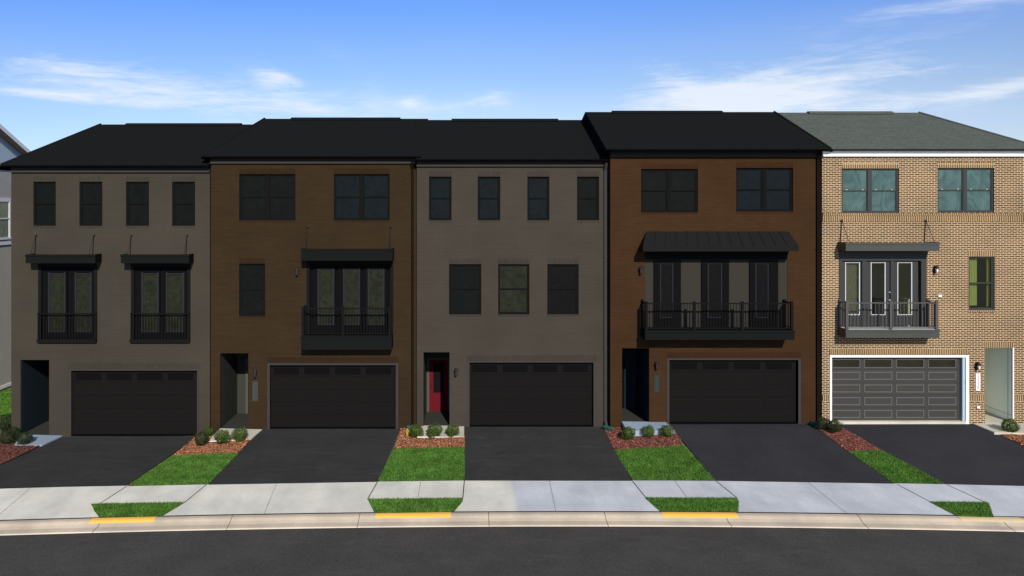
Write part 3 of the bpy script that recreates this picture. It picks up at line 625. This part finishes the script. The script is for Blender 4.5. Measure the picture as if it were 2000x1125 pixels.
for yc in (34.6,28.0):
    w=MB(); z0,z1=6.95,8.75
    w.box(ex,ex+.05,yc-.85,yc+.85,z1-.1,z1+.05); w.box(ex,ex+.07,yc-.9,yc+.9,z0-.1,z0); w.box(ex,ex+.05,yc-.85,yc-.72,z0,z1-.1); w.box(ex,ex+.05,yc+.72,yc+.85,z0,z1-.1); w.box(ex,ex+.045,yc-.72,yc+.72,(z0+z1)/2-.03,(z0+z1)/2+.03)
    o=w.build('window',M['white_trim'],nb); MB().box(ex,ex+.02,yc-.72,yc+.72,z0,z1-.1).build('pane',M['neigh_glass'],o)
MB().box(ex,ex+.04,wy0,wy1,6.60,6.80).build('band_trim',M['white_trim'],nb)

# ------------------------------------------------------------------ ground
def sheet(name,poly,mat,off,kind='structure',step=.35,ret=False,zf=None,thick=0.0,parent=None,sidem=None):
    bm=bmesh.new(); vs=[bm.verts.new((x,y,0)) for x,y in poly]; bm.faces.new(vs)
    xs=[p[0] for p in poly]; ys=[p[1] for p in poly]
    for ax,lo,hi in ((0,min(xs),max(xs)),(1,min(ys),max(ys))):
        k=int((hi-lo)/step)
        for i in range(1,k+1):
            co=[0,0,0]; co[ax]=lo+(hi-lo)*i/(k+1); no_=[0,0,0]; no_[ax]=1
            bmesh.ops.bisect_plane(bm,geom=bm.verts[:]+bm.edges[:]+bm.faces[:],plane_co=co,plane_no=no_)
    for v in bm.verts: v.co.z=(zf or g)(v.co.x,v.co.y)+off
    for f in bm.faces:
        f.normal_update()
        if f.normal.z<0: f.normal_flip()
    if thick:
        r=bmesh.ops.extrude_face_region(bm,geom=bm.faces[:]); 
        for e in r['geom']:
            if isinstance(e,bmesh.types.BMVert): pass
        top=[e for e in r['geom'] if isinstance(e,bmesh.types.BMVert)]
        for v in bm.verts:
            if v not in set(top): v.co.z-=thick
    c=Vector((sum(xs)/len(xs),sum(ys)/len(ys),0))
    for v in bm.verts: v.co-=c
    bmesh.ops.recalc_face_normals(bm,faces=bm.faces[:])
    me=bpy.data.meshes.new(name); bm.to_mesh(me); bm.free(); me.materials.append(mat)
    if not thick and me.polygons and me.polygons[0].normal.z<0: me.flip_normals()
    o=bpy.data.objects.new(name,me); COL.objects.link(o); o.location=c; o['_w']=list(c)
    if kind: o['kind']=kind
    return o
def P(*pts): return [gp(*p) for p in pts]
# base terrain
xs=sorted(set(list(np.arange(-36,36.1,1.0))+[-700,-400,-200,-120,-80,-60,-45,45,60,80,120,200,400,700]+[a for a,_ in ZB]))
ys=sorted(set(list(np.arange(19,30.1,.5))+[-600,-300,-100,-30,0,8,9.5,10.6,12,15,17,32,36,42,50,70,100,160,300,700]))
def tz(x,y):
    t=y+bulge(x)
    if t<20.6 and t>9: return -.35
    if t<=9: return -.06
    return g(x,y)-.035
b=MB(); n=len(ys); 
for x in xs:
    for y in ys: b.v.append((x,y,tz(x,y)))
for i in range(len(xs)-1):
    for j in range(n-1): b.f.append((i*n+j,(i+1)*n+j,(i+1)*n+j+1,i*n+j+1)); b.m.append(0)
tag(b.build('ground',M['field']),kind='structure')
XR=list(np.linspace(-60,60,121))
def ribbon(name,prof,mats,joints=(),jm=1,jw=.014,kind='structure',mi=None):
    """prof: (t,z) pairs swept along the street"""
    b=MB(); i0=len(b.v)
    for x in XR:
        for t,z in prof: b.v.append((x,t-bulge(x),z))
    k=len(prof)
    for i in range(len(XR)-1):
        for j in range(k-1): b.f.append((i*k+j,(i+1)*k+j,(i+1)*k+j+1,i*k+j+1)); b.m.append(mi[j] if mi else 0)
    for x,x2 in joints:
        for j in range(k-1):
            def pt(jj,s_):
                t,z=prof[jj]; xx=x+(x2-x)*jj/(k-1)+s_; return (xx,t-bulge(xx),z+.004)
            b.quad(pt(j,-jw/2),pt(j,jw/2),pt(j+1,jw/2),pt(j+1,-jw/2),jm)
    o=b.build(name,mats); 
    if kind: o['kind']=kind
    return o
ribbon('road',[(10.6,-.115),(13,-.10),(16,-.10),(19.0,-.118),(19.83,-.125)],[M['road']])
kprof=[(19.76,-.13),(19.80,-.112),(19.84,-.110),(20.04,-.095),(20.14,-.06),(20.22,-.018),(20.28,-.002),(20.395,0.0),(20.41,-.02)]
kj=[gp(*p)[0] for p in ((459,1002),(703,1004),(954,1001),(1180,1001),(1413,1001),(1673,1005),(1955,1013),(205,1010))]
ribbon('kerb',kprof,[M['kerbc'],M['joint'],M['kerb_edge']],[(x-.0,x) for x in kj]+[(x,x) for x in (-16,-20,-24,20,24,28)],mi=[2,2,0,0,0,0,0,0])
ribbon('kerb',[(10.0,0),(10.1,0),(10.2,-.02),(10.32,-.09),(10.62,-.11),(10.66,-.13)],[M['kerbc'],M['joint'],M['kerb_edge']])
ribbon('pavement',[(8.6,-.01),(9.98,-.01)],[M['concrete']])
# pavement + driveway aprons, one concrete sheet with its joints
pav=MB(); XR2=list(np.linspace(-60,60,121)); tt=[20.43,21.36,22.75]
for x in XR2:
    for t in tt: pav.v.append((x,t-bulge(x),.002))
for i in range(len(XR2)-1):
    for j in range(2): pav.f.append((i*3+j,(i+1)*3+j,(i+1)*3+j+1,i*3+j+1)); pav.m.append(0)
def joint(p,q,w,m):
    a=gp(*p); b_=gp(*q); d=Vector((b_[0]-a[0],b_[1]-a[1])).normalized(); nx,ny=-d.y*w/2,d.x*w/2
    pav.quad((a[0]-nx,a[1]-ny,.0065),(a[0]+nx,a[1]+ny,.0065),(b_[0]+nx,b_[1]+ny,.0065),(b_[0]-nx,b_[1]-ny,.0065),m)
for p,q in (((249,949),(193,985)),((404,946),(360,982)),((737,942),(718,975)),((907,939),(904,973)),((1235,939.5),(1262,973)),((1399,940),(1441,974)),((1752,946),(1818,981)),((1850,947),(1926,982))): joint(p,q,.028,1)
for p,q in (((822,940),(816,973)),((1318,939.5),(1342,972)),((1073,939),(1086,1000)),((1578,942),(1654,1003)),((60,953),(-10,1013)),((540,945),(515,1006))): joint(p,q,.014,2)
# joint along the back of the kerb
for i in range(len(XR2)-1):
    x,x2=XR2[i],XR2[i+1]; pav.quad((x,20.425-bulge(x),.0065),(x2,20.425-bulge(x2),.0065),(x2,20.45-bulge(x2),.0065),(x,20.45-bulge(x),.0065),1)
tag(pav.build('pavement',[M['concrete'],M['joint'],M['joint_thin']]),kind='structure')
# driveways
FX=27.95
def driveway(pts,mat): sheet('driveway',P(*pts),mat,.006,step=.6)
tb=22.76
driveway([(118,853),(386,850.5),(388,849),(246,949),(-150,957),(-60,936)],M['drive_grey'])
driveway([(512,838),(783,838),(738,941.5),(406,947)],M['drive_grey'])
driveway([(907,833),(1178,833),(1235,939.5),(907,939)],M['drive_grey'])
driveway([(1303,826),(1577,826),(1748,945),(1398,939.5)],M['drive_new'])
driveway([(1600,826),(1893,826),(2000,872),(2190,954),(1848,946)],M['drive_new'])
# yellow kerb paint
def paint(x0,x1,m):
    a=gp(x0,1008)[0]; c=gp(x1,1008)[0]; b=MB(); k=10; pr=[(20.165,-.044),(20.19,-.030),(20.22,-.014),(20.28,.002),(20.395,.004)]
    for i in range(k+1):
        x=a+(c-a)*i/k
        for t,z in pr: b.v.append((x,t-bulge(x),z+.003))
    for i in range(k):
        for j in range(4): b.f.append((i*5+j,(i+1)*5+j,(i+1)*5+j+1,i*5+j+1)); b.m.append(0)
    tag(b.build('kerb_paint',m),kind='structure')
paint(186,308,M['yellow']); paint(733,880,M['yellow']); paint(1296,1442,M['yellow']); paint(1868,1985,M['yellow_faded'])

# ------------------------------------------------------------------ scattered cover
def inpoly(px,py,poly):
    inside=np.zeros(len(px),bool); n=len(poly); j=n-1
    for i in range(n):
        xi,yi=poly[i]; xj,yj=poly[j]
        c=((yi>py)!=(yj>py)) & (px<(xj-xi)*(py-yi)/(yj-yi+1e-12)+xi); inside^=c; j=i
    return inside
def scatter(poly,dens):
    xs=[p[0] for p in poly]; ys=[p[1] for p in poly]; A=(max(xs)-min(xs))*(max(ys)-min(ys)); n=int(A*dens)
    x=rng.uniform(min(xs),max(xs),n); y=rng.uniform(min(ys),max(ys),n); k=inpoly(x,y,poly); return x[k],y[k]
def frommesh(name,V,Fc,mats,mi=None):
    me=bpy.data.meshes.new(name); me.from_pydata(V.tolist(),[],Fc.tolist()); 
    for m in mats: me.materials.append(m)
    me.update(); return me
def lawn(poly,label,dens=2600,h=(.03,.06),off=.012,ragged=.010,blade=.007):
    base=sheet('lawn',poly,M['soil'],off,kind='stuff',step=.4)
    x,y=scatter(poly,dens); n=len(x)
    if ragged:
        x=x+rng.normal(0,ragged,n); y=y+rng.normal(0,ragged,n)
    z=np.array([g(a,b) for a,b in zip(x,y)])+off-.004
    th=rng.uniform(0,math.pi*2,n); hh=rng.uniform(h[0],h[1],n); w=rng.uniform(blade*.7,blade*1.5,n); lx=rng.normal(0,.35,n)*hh; ly=rng.normal(0,.35,n)*hh
    a=np.stack([x-np.cos(th)*w,y-np.sin(th)*w,z],1); b=np.stack([x+np.cos(th)*w,y+np.sin(th)*w,z],1); c=np.stack([x+lx,y+ly,z+hh],1)
    V=np.concatenate([a,b,c]); Fc=np.stack([np.arange(n),np.arange(n)+n,np.arange(n)+2*n],1)
    loc=np.array(base.location); me2=frommesh('blades',V-loc,Fc,[M['grass']])
    bm=bmesh.new(); bm.from_mesh(base.data); k=len(bm.faces); bm.from_mesh(me2); bm.faces.ensure_lookup_table()
    for f in bm.faces[k:]: f.material_index=1
    bm.to_mesh(base.data); bm.free(); base.data.materials.append(M['grass'])
    tag(base,label,'lawn'); return base
def verge(pts): return P(*pts)
lawn(P((336,892),(400,888),(466,886),(406,946.5),(250,950)),'green lawn strip in front of the leftmost full flower bed')
lawn(P((770,877.5),(907,874.5),(907,939),(738,941)),'green lawn square left of the third driveway')
lawn(P((1200,880),(1260,876),(1337,871.5),(1397,939),(1236,939)),'green lawn strip between third and fourth driveways')
lawn(P((1657,883),(1722,880.5),(1845,945.5),(1746,944.5)),'narrow green lawn strip between fourth and fifth driveways')
vg=dict(h=(.03,.065),dens=3200,ragged=.006)
lawn(P((178,985),(361,982),(345,992),(316,1009),(194,1011),(184,998)),'leftmost grass verge patch behind yellow kerb paint',**vg)
lawn(P((718,975.5),(904,973.5),(904,980),(886,1001),(732,1003)),'central grass verge patch behind bright yellow kerb paint',**vg)
lawn(P((1260,973),(1438,973.5),(1443,980),(1442,1000),(1290,1000)),'grass verge patch before the fourth house behind yellow paint',**vg)
lawn(P((1816,981),(1928,982),(1932,986),(1941,1011),(1870,1009)),'rightmost grass verge patch behind faded yellow kerb paint',**vg)
lawn([(-21.7,28.9),(-17.3,28.9),(-17.3,37.5),(-21.7,37.5)],'grass slope between the grey stucco house and the first townhouse',dens=1100,h=(.04,.09),blade=.012)
def mulchbed(poly,label,mat,dens=1900):
    base=sheet('mulch_bed',poly,M['mulch_base'],.014,kind='stuff',step=.4)
    x,y=scatter(poly,dens); n=len(x); z=np.array([g(a,b) for a,b in zip(x,y)])+.018+rng.uniform(0,.022,n)
    th=rng.uniform(0,math.pi*2,n); L=rng.uniform(.012,.032,n); W=rng.uniform(.004,.010,n); tl=rng.normal(0,.35,n); rl=rng.normal(0,.5,n)
    ux,uy=np.cos(th),np.sin(th); V=[]
    for su,sw in ((-1,-1),(1,-1),(1,1),(-1,1)):
        V.append(np.stack([x+su*L*ux-sw*W*uy,y+su*L*uy+sw*W*ux,z+su*L*tl*.5+sw*W*rl],1))
    V=np.concatenate(V); i=np.arange(n); Fc=np.stack([i,i+n,i+2*n,i+3*n],1)
    me2=frommesh('chips',V-np.array(base.location),Fc,[mat])
    bm=bmesh.new(); bm.from_mesh(base.data); k=len(bm.faces); bm.from_mesh(me2); bm.faces.ensure_lookup_table()
    for f in bm.faces[k:]: f.material_index=1
    bm.to_mesh(base.data); bm.free(); base.data.materials.append(mat); tag(base,label,'mulch bed')
mulchbed(P((386,850),(429,838),(406,862.5),(490,858.5),(466,886),(400,888),(336,892)),'orange brown mulch bed between first and second driveways',M['mulch'])
mulchbed(P((783,838),(820,836),(815,853.5),(907,853.5),(907,874.5),(770,877.5)),'orange brown mulch bed left of the third driveway',M['mulch'])
mulchbed(P((1178,834),(1306,827),(1337,871.5),(1260,876),(1200,880)),'red mulch bed between third and fourth driveways',M['mulch_red'])
mulchbed(P((1577,826.5),(1625,826.5),(1722,880.5),(1657,883)),'narrow red mulch bed between fourth and fifth driveways',M['mulch_red'])
M['mulch_dim']=mulch('shaded_bark_chips',(.06,.024,.020,1),(.24,.10,.075,1))  # shaded copy of the bark chips, dimness put into the colour
mulchbed(P((-70,850),(20,850),(37,856),(27,869.5),(81,869.5),(0,909),(-60,936)),'dark red mulch bed at the left edge beside the first driveway',M['mulch_dim'])
mulchbed([(x,y) for x,y in P((1942,845),(2031,846),(2031,832),(1990,826.5),(2080,827),(2120,915),(2000,871))],'orange brown mulch bed at the right edge',M['mulch'])
# entry slabs (paths)
def slab(pts,z,mat,thick):
    poly=[((px-CX)*(CAMH-z)/(py-HY),F*(CAMH-z)/(py-HY)) for px,py in pts]
    return sheet('path',poly,mat,z,zf=lambda x,y:0.0,step=5,thick=thick)
slab([(44,848.5),(122,850.5),(82,869),(28,869),(36,856)],h1.zb+.045,M['stoop_cool'],.05)
slab([(430,836.5),(512,838.5),(490,857),(407,861)],h2.zb+.018,M['stoop_warm'],.05)
slab([(824,831),(906.5,831.5),(906.5,852.5),(815,852.5),(820,834)],h3.zb+.008,M['stoop_warm'],.05)
slab([(1214.5,823),(1300,824),(1318,841),(1225,841)],h4.zb+.07,M['stoop_cool'],.24)
slab([(1896,825),(1982,825),(2030,832),(2030,846),(1942,844)],h5.zb+.03,M['stoop_warm'],.16)

# ------------------------------------------------------------------ shrubs and small things
def shrub_mesh(seed,mat,n=3200):
    r=np.random.default_rng(seed); d=r.normal(size=(n,3)); d/=np.linalg.norm(d,axis=1)[:,None]
    rad=r.uniform(.60,1.0,n)**.4
    lump=1+.14*np.sin(d[:,0]*5+seed)+.12*np.sin(d[:,1]*6+d[:,2]*4+seed*2)
    p=d*(rad*lump)[:,None]*np.array([.25,.25,.22]); p[:,2]+=.235; k=p[:,2]>.02; p=p[k]; d=d[k]; n=len(p)
    sp=r.random(n)<.03; p[sp]+=d[sp]*r.uniform(.02,.07,(sp.sum(),1)); 
    L=r.uniform(.011,.022,n); nn=d+r.normal(0,.6,(n,3)); nn/=np.linalg.norm(nn,axis=1)[:,None]
    u=np.cross(nn,r.normal(size=(n,3))); u/=np.linalg.norm(u,axis=1)[:,None]; v=np.cross(nn,u)
    V=np.concatenate([p-u*L[:,None],p+v*(L*.55)[:,None],p+u*L[:,None],p-v*(L*.55)[:,None]]); i=np.arange(n)
    return frommesh('foliage',V,np.stack([i,i+n,i+2*n,i+3*n],1),[mat])
SM=[shrub_mesh(1,M['leaf']),shrub_mesh(2,M['leaf']),shrub_mesh(3,M['leaf']),shrub_mesh(4,M['leaf_dark']),shrub_mesh(5,M['leaf_dark'])]
tw=MB()
for k in range(6):
    a=k*1.05; tw.bar((0,0,-.02),(.12*math.cos(a),.12*math.sin(a),.26),.008,n=5)
tw.bar((0,0,-.04),(0,0,.08),.02)
twig=tw.build('stem',M['twig']); twme=twig.data; twoff=twig.location.copy(); bpy.data.objects.remove(twig)
def shrub(px,py,w,kind,label,i=0,hs=1.0):
    X,Y=gp(px,py-3); sc=(w*Y/F)/.50
    r=empty('shrub',(X,Y+.5*sc*.25,g(X,Y)+.01)); tag(r,label,'shrub','round shrubs in the front beds'); r.rotation_euler=(0,0,i*1.3); r.scale=(sc,sc,sc*hs)
    f=bpy.data.objects.new('foliage',SM[kind]); COL.objects.link(f); f.parent=r
    s_=bpy.data.objects.new('stem',twme); COL.objects.link(s_); s_.parent=r; s_.location=twoff
SH=[(10,873,28,4,'dark shrub at the left edge, left of a low round shrub'),(44,874,27,3,'round dark shrub in front of the leftmost blue grey entry slab'),
(24,858,22,4,'small brownish dark shrub against the corner of the first townhouse'),(12,846,40,3,'large dark shrub beside the grass slope at left edge'),
(391,876,28,4,'dark shrub nearest the first driveway in the orange mulch bed'),(405,858,20,1,'small green shrub tucked beside the pale slab near first garage'),
(432,873,29,0,'yellow green shrub in front of the second house slab, left one'),(466,868,29,2,'yellow green shrub in front of the second house slab, right one'),
(813,861,28,1,'shrub beside the green splash block before the red door house'),(848,861,30,0,'middle shrub of three before the red door house'),
(883,859,26,2,'shrub nearest the third driveway before the red door house'),(1229,865,27,1,'front left shrub of three before the raised entry slab'),
(1268,860,25,2,'middle shrub of three before the raised entry slab'),(1304,859,25,0,'shrub nearest the fourth driveway before the raised entry slab'),
(1612,845,26,3,'left dark shrub in the narrow bed beside the white garage trim'),(1634,851,27,4,'right dark shrub in the narrow bed beside the white garage trim'),
(1978,852,30,0,'single shrub beside the pale path at the right edge')]
for i,(a,b_,c_,k,l) in enumerate(SH): shrub(a,b_,c_,k,l,i,1.0 if i not in (2,3) else .9)
def splash(px,py,label,rot,s=1.0):
    X,Y=gp(px,py); z=g(X,Y)+.03
    b=MB(); w,l=.16*s,.28*s
    prof=[(-w,.09*s),(-w*.9,.0),(w*.9,.0),(w,.09*s)]
    R=Matrix.Rotation(rot,3,'Z'); 
    def T(p): q=R@Vector(p); return (X+q.x,Y+q.y,z+q.z)
    for (p,q) in zip(prof,prof[1:]):
        b.quad(T((p[0],-l,p[1]*.6)),T((q[0],-l,q[1]*.6)),T((q[0]*.8,l,q[1]+.05)),T((p[0]*.8,l,p[1]+.05)))
        b.quad(T((p[0]*1.06,-l,p[1]*.6-.012)),T((p[0]*.86,l,p[1]+.038)),T((q[0]*.86,l,q[1]+.038)),T((q[0]*1.06,-l,q[1]*.6-.012)))
    for k in (-.4,0,.4): b.bar(T((w*k,-l*.9,.012)),T((w*k*.8,l*.9,.06)),.008)
    b.quad(T((-w*.8,l,.05)),T((w*.8,l,.05)),T((w*.8,l,.15*s)),T((-w*.8,l,.15*s)))
    tag(b.build('splash_block',M['drain']),label,'splash block','green splash blocks under the downspouts')
splash(803,846,'green plastic splash block in the orange mulch left of the red door',.1,1.1); splash(1189,840,'green plastic splash block under the downspout before the fourth house corner',.9,.7); splash(1600,835,'green splash block behind two dark shrubs beside the sunlit house',.6,.9)
X,Y=gp(797,852); z=g(X,Y)+.02; b=MB()
for k in range(60):
    a=random.uniform(0,6.28); r=random.uniform(0,.12); zz=z+random.uniform(.02,.22); c=Vector((X+r*math.cos(a)*.6,Y+r*math.sin(a),zz)); u=Vector((random.uniform(-1,1),random.uniform(-1,1),random.uniform(-1,1))).normalized()*.022; v=u.orthogonal()
    b.quad(tuple(c-u),tuple(c+v),tuple(c+u),tuple(c-v))
b.bar((X,Y,z-.02),(X,Y,z+.2),.006,n=4)
tag(b.build('weed_plant',M['yleaf']),'small yellow leaved weed beside the green splash block','plant')

# ------------------------------------------------------------------ camera, light, sky
cam=bpy.data.cameras.new('camera'); co=bpy.data.objects.new('camera',cam); COL.objects.link(co); scn.camera=co
co.location=(0,0,CAMH); co.rotation_euler=(math.pi/2,0,0); cam.sensor_width=36; cam.lens=F/2000*36
cam.shift_x=(1000-CX)/2000; cam.shift_y=-(562.5-HY)/2000; cam.clip_end=3000
S=Vector((.12,-.58,.35)).normalized(); el=math.asin(S.z); az=math.atan2(S.x,S.y)
sun=bpy.data.lights.new('sun','SUN'); sun.energy=4.75; sun.angle=math.radians(.5); sun.color=(1,.925,.82)
so_=bpy.data.objects.new('sun',sun); COL.objects.link(so_); so_.rotation_euler=S.to_track_quat('Z','Y').to_euler(); so_.location=(6,-20,30)
w=bpy.data.worlds.new('World'); scn.world=w; w.use_nodes=True; nt=w.node_tree; N=nt.nodes; Lk=nt.links.new
bg=N['Background']; sky=N.new('ShaderNodeTexSky'); sky.sky_type='NISHITA'; sky.sun_disc=False; sky.sun_elevation=el; sky.sun_rotation=az; sky.air_density=1.0; sky.dust_density=.3; sky.ozone_density=2.0
tc=N.new('ShaderNodeTexCoord'); sp=N.new('ShaderNodeSeparateXYZ'); Lk(tc.outputs['Generated'],sp.inputs[0])
def wm(op,a,b=0.0,cl=False):
    n=N.new('ShaderNodeMath'); n.operation=op; n.use_clamp=cl
    for i,v in enumerate((a,b)):
        if hasattr(v,'node'): Lk(v,n.inputs[i])
        else: n.inputs[i].default_value=v
    return n.outputs[0]
azn=wm('ARCTAN2',sp.outputs[0],sp.outputs[1]); eln=wm('ARCSINE',sp.outputs[2])
def wramp(f,st):
    n=N.new('ShaderNodeValToRGB'); e=n.color_ramp.elements
    while len(e)<len(st): e.new(.5)
    for i,(p,c) in enumerate(st): e[i].position=p; e[i].color=(*c,1)
    Lk(f,n.inputs[0]); return n.outputs[0]
def wmix(f,a,b,mode='MIX'):
    n=N.new('ShaderNodeMix'); n.data_type='RGBA'; n.blend_type=mode
    for s_,v in ((n.inputs[0],f),(n.inputs[6],a),(n.inputs[7],b)):
        if hasattr(v,'node'): Lk(v,s_)
        else: s_.default_value=v
    return n.outputs[2]
TINT=[(p,tuple(v/2 for v in c)) for p,c in [(0,(1.05,1.03,1.2)),(.10,(1.12,1.07,1.28)),(.135,(1.1,1.06,1.23)),(.17,(.98,1.04,1.29)),(.205,(.95,1.04,1.40)),(.258,(.75,1.0,1.58)),(.6,(.7,.95,1.3)),(1,(.8,.95,1.2))]]
tint=wramp(eln,TINT)
col=wmix(1.0,sky.outputs[0],tint,'MULTIPLY'); col=wmix(1.0,col,wramp(wm('ADD',wm('MULTIPLY',azn,.5),.5),[(.2,(.76,.89,1)),(.5,(.95,1,1)),(.8,(1,1,1))]),'MULTIPLY'); col=wmix(1.0,col,(2,2,2,1),'MULTIPLY')
# wispy cirrus
cv=N.new('ShaderNodeCombineXYZ'); Lk(azn,cv.inputs[0]); Lk(eln,cv.inputs[1])
def wn(scale,rot,nsc,det,dist,rough=.6,loc=(0,0,0)):
    m=N.new('ShaderNodeMapping'); m.inputs['Scale'].default_value=scale; m.inputs['Rotation'].default_value=(0,0,rot); m.inputs['Location'].default_value=loc; Lk(cv.outputs[0],m.inputs[0])
    n=N.new('ShaderNodeTexNoise'); n.inputs['Scale'].default_value=nsc; n.inputs['Detail'].default_value=det; n.inputs['Distortion'].default_value=dist; n.inputs['Roughness'].default_value=rough
    Lk(m.outputs[0],n.inputs['Vector']); return n.outputs['Fac']
na=wn((1,4.5,1),.12,5.0,10,1.3,.66); nb_=wn((1.0,7,1),-.25,9.0,10,1.0,.66,(3,1,0)); nc=wn((2,11,1),.08,13,9,.8,.7,(7,2,0))
wisp=wm('ADD',wm('MULTIPLY',na,.45),wm('ADD',wm('MULTIPLY',nb_,.35),wm('MULTIPLY',nc,.20)))
def blob(px,py,rx,ry,st,tilt=0.0):
    a=math.atan((px-CX)/F); e=math.atan((HY-py)/math.hypot(F,px-CX)); rx/=F; ry/=F
    dx=wm('SUBTRACT',azn,a); dy=wm('SUBTRACT',eln,e)
    if tilt: dy=wm('SUBTRACT',dy,wm('MULTIPLY',dx,tilt))
    dx=wm('MULTIPLY',dx,1/rx); dy=wm('MULTIPLY',dy,1/ry)
    q=wm('ADD',wm('MULTIPLY',dx,dx),wm('MULTIPLY',dy,dy))
    return wm('MULTIPLY',wm('EXPONENT',wm('MULTIPLY',q,-1.0)),st)
acc=None
for bdef in [(150,190,130,9,.55,-.02),(300,165,300,40,.34,-.08),(545,156,48,20,.45,-.2),(120,145,160,30,.22,-.12),(800,200,22,10,.3),(950,198,75,20,.36,.1),(1400,195,170,42,.60,0),(1310,150,60,22,.36,-.3),(1590,160,140,18,.42,.05),(1690,130,220,55,.26,.05),(1960,172,170,14,.55,.12),(1850,10,190,16,.30,0),(640,215,260,34,.30),(1500,215,420,30,.22),(690,130,60,25,.12,-.5)]:
    q=blob(*bdef); acc=q if acc is None else wm('ADD',acc,q)
dens=wm('MULTIPLY',wm('ADD',wm('SUBTRACT',wisp,.53),wm('MULTIPLY',acc,.24)),5.2,True)
dens=wm('ADD',wm('MULTIPLY',dens,wm('MINIMUM',wm('MULTIPLY',acc,2.2),.9)),wm('MULTIPLY',acc,.22),True)
CL=(1,1,1,1)
cloud=wmix(wm('MULTIPLY',dens,.85),col,(8.6,9.1,10.0,1))
Lk(cloud,bg.inputs[0]); bg.inputs[1].default_value=.1
scn.view_settings.view_transform='Standard'; scn.view_settings.look='None'; scn.view_settings.exposure=0; scn.view_settings.gamma=1
scn.render.engine='CYCLES'; scn.render.resolution_x=1024; scn.render.resolution_y=576
for o in bpy.data.objects:
    if '_w' in o: del o['_w']
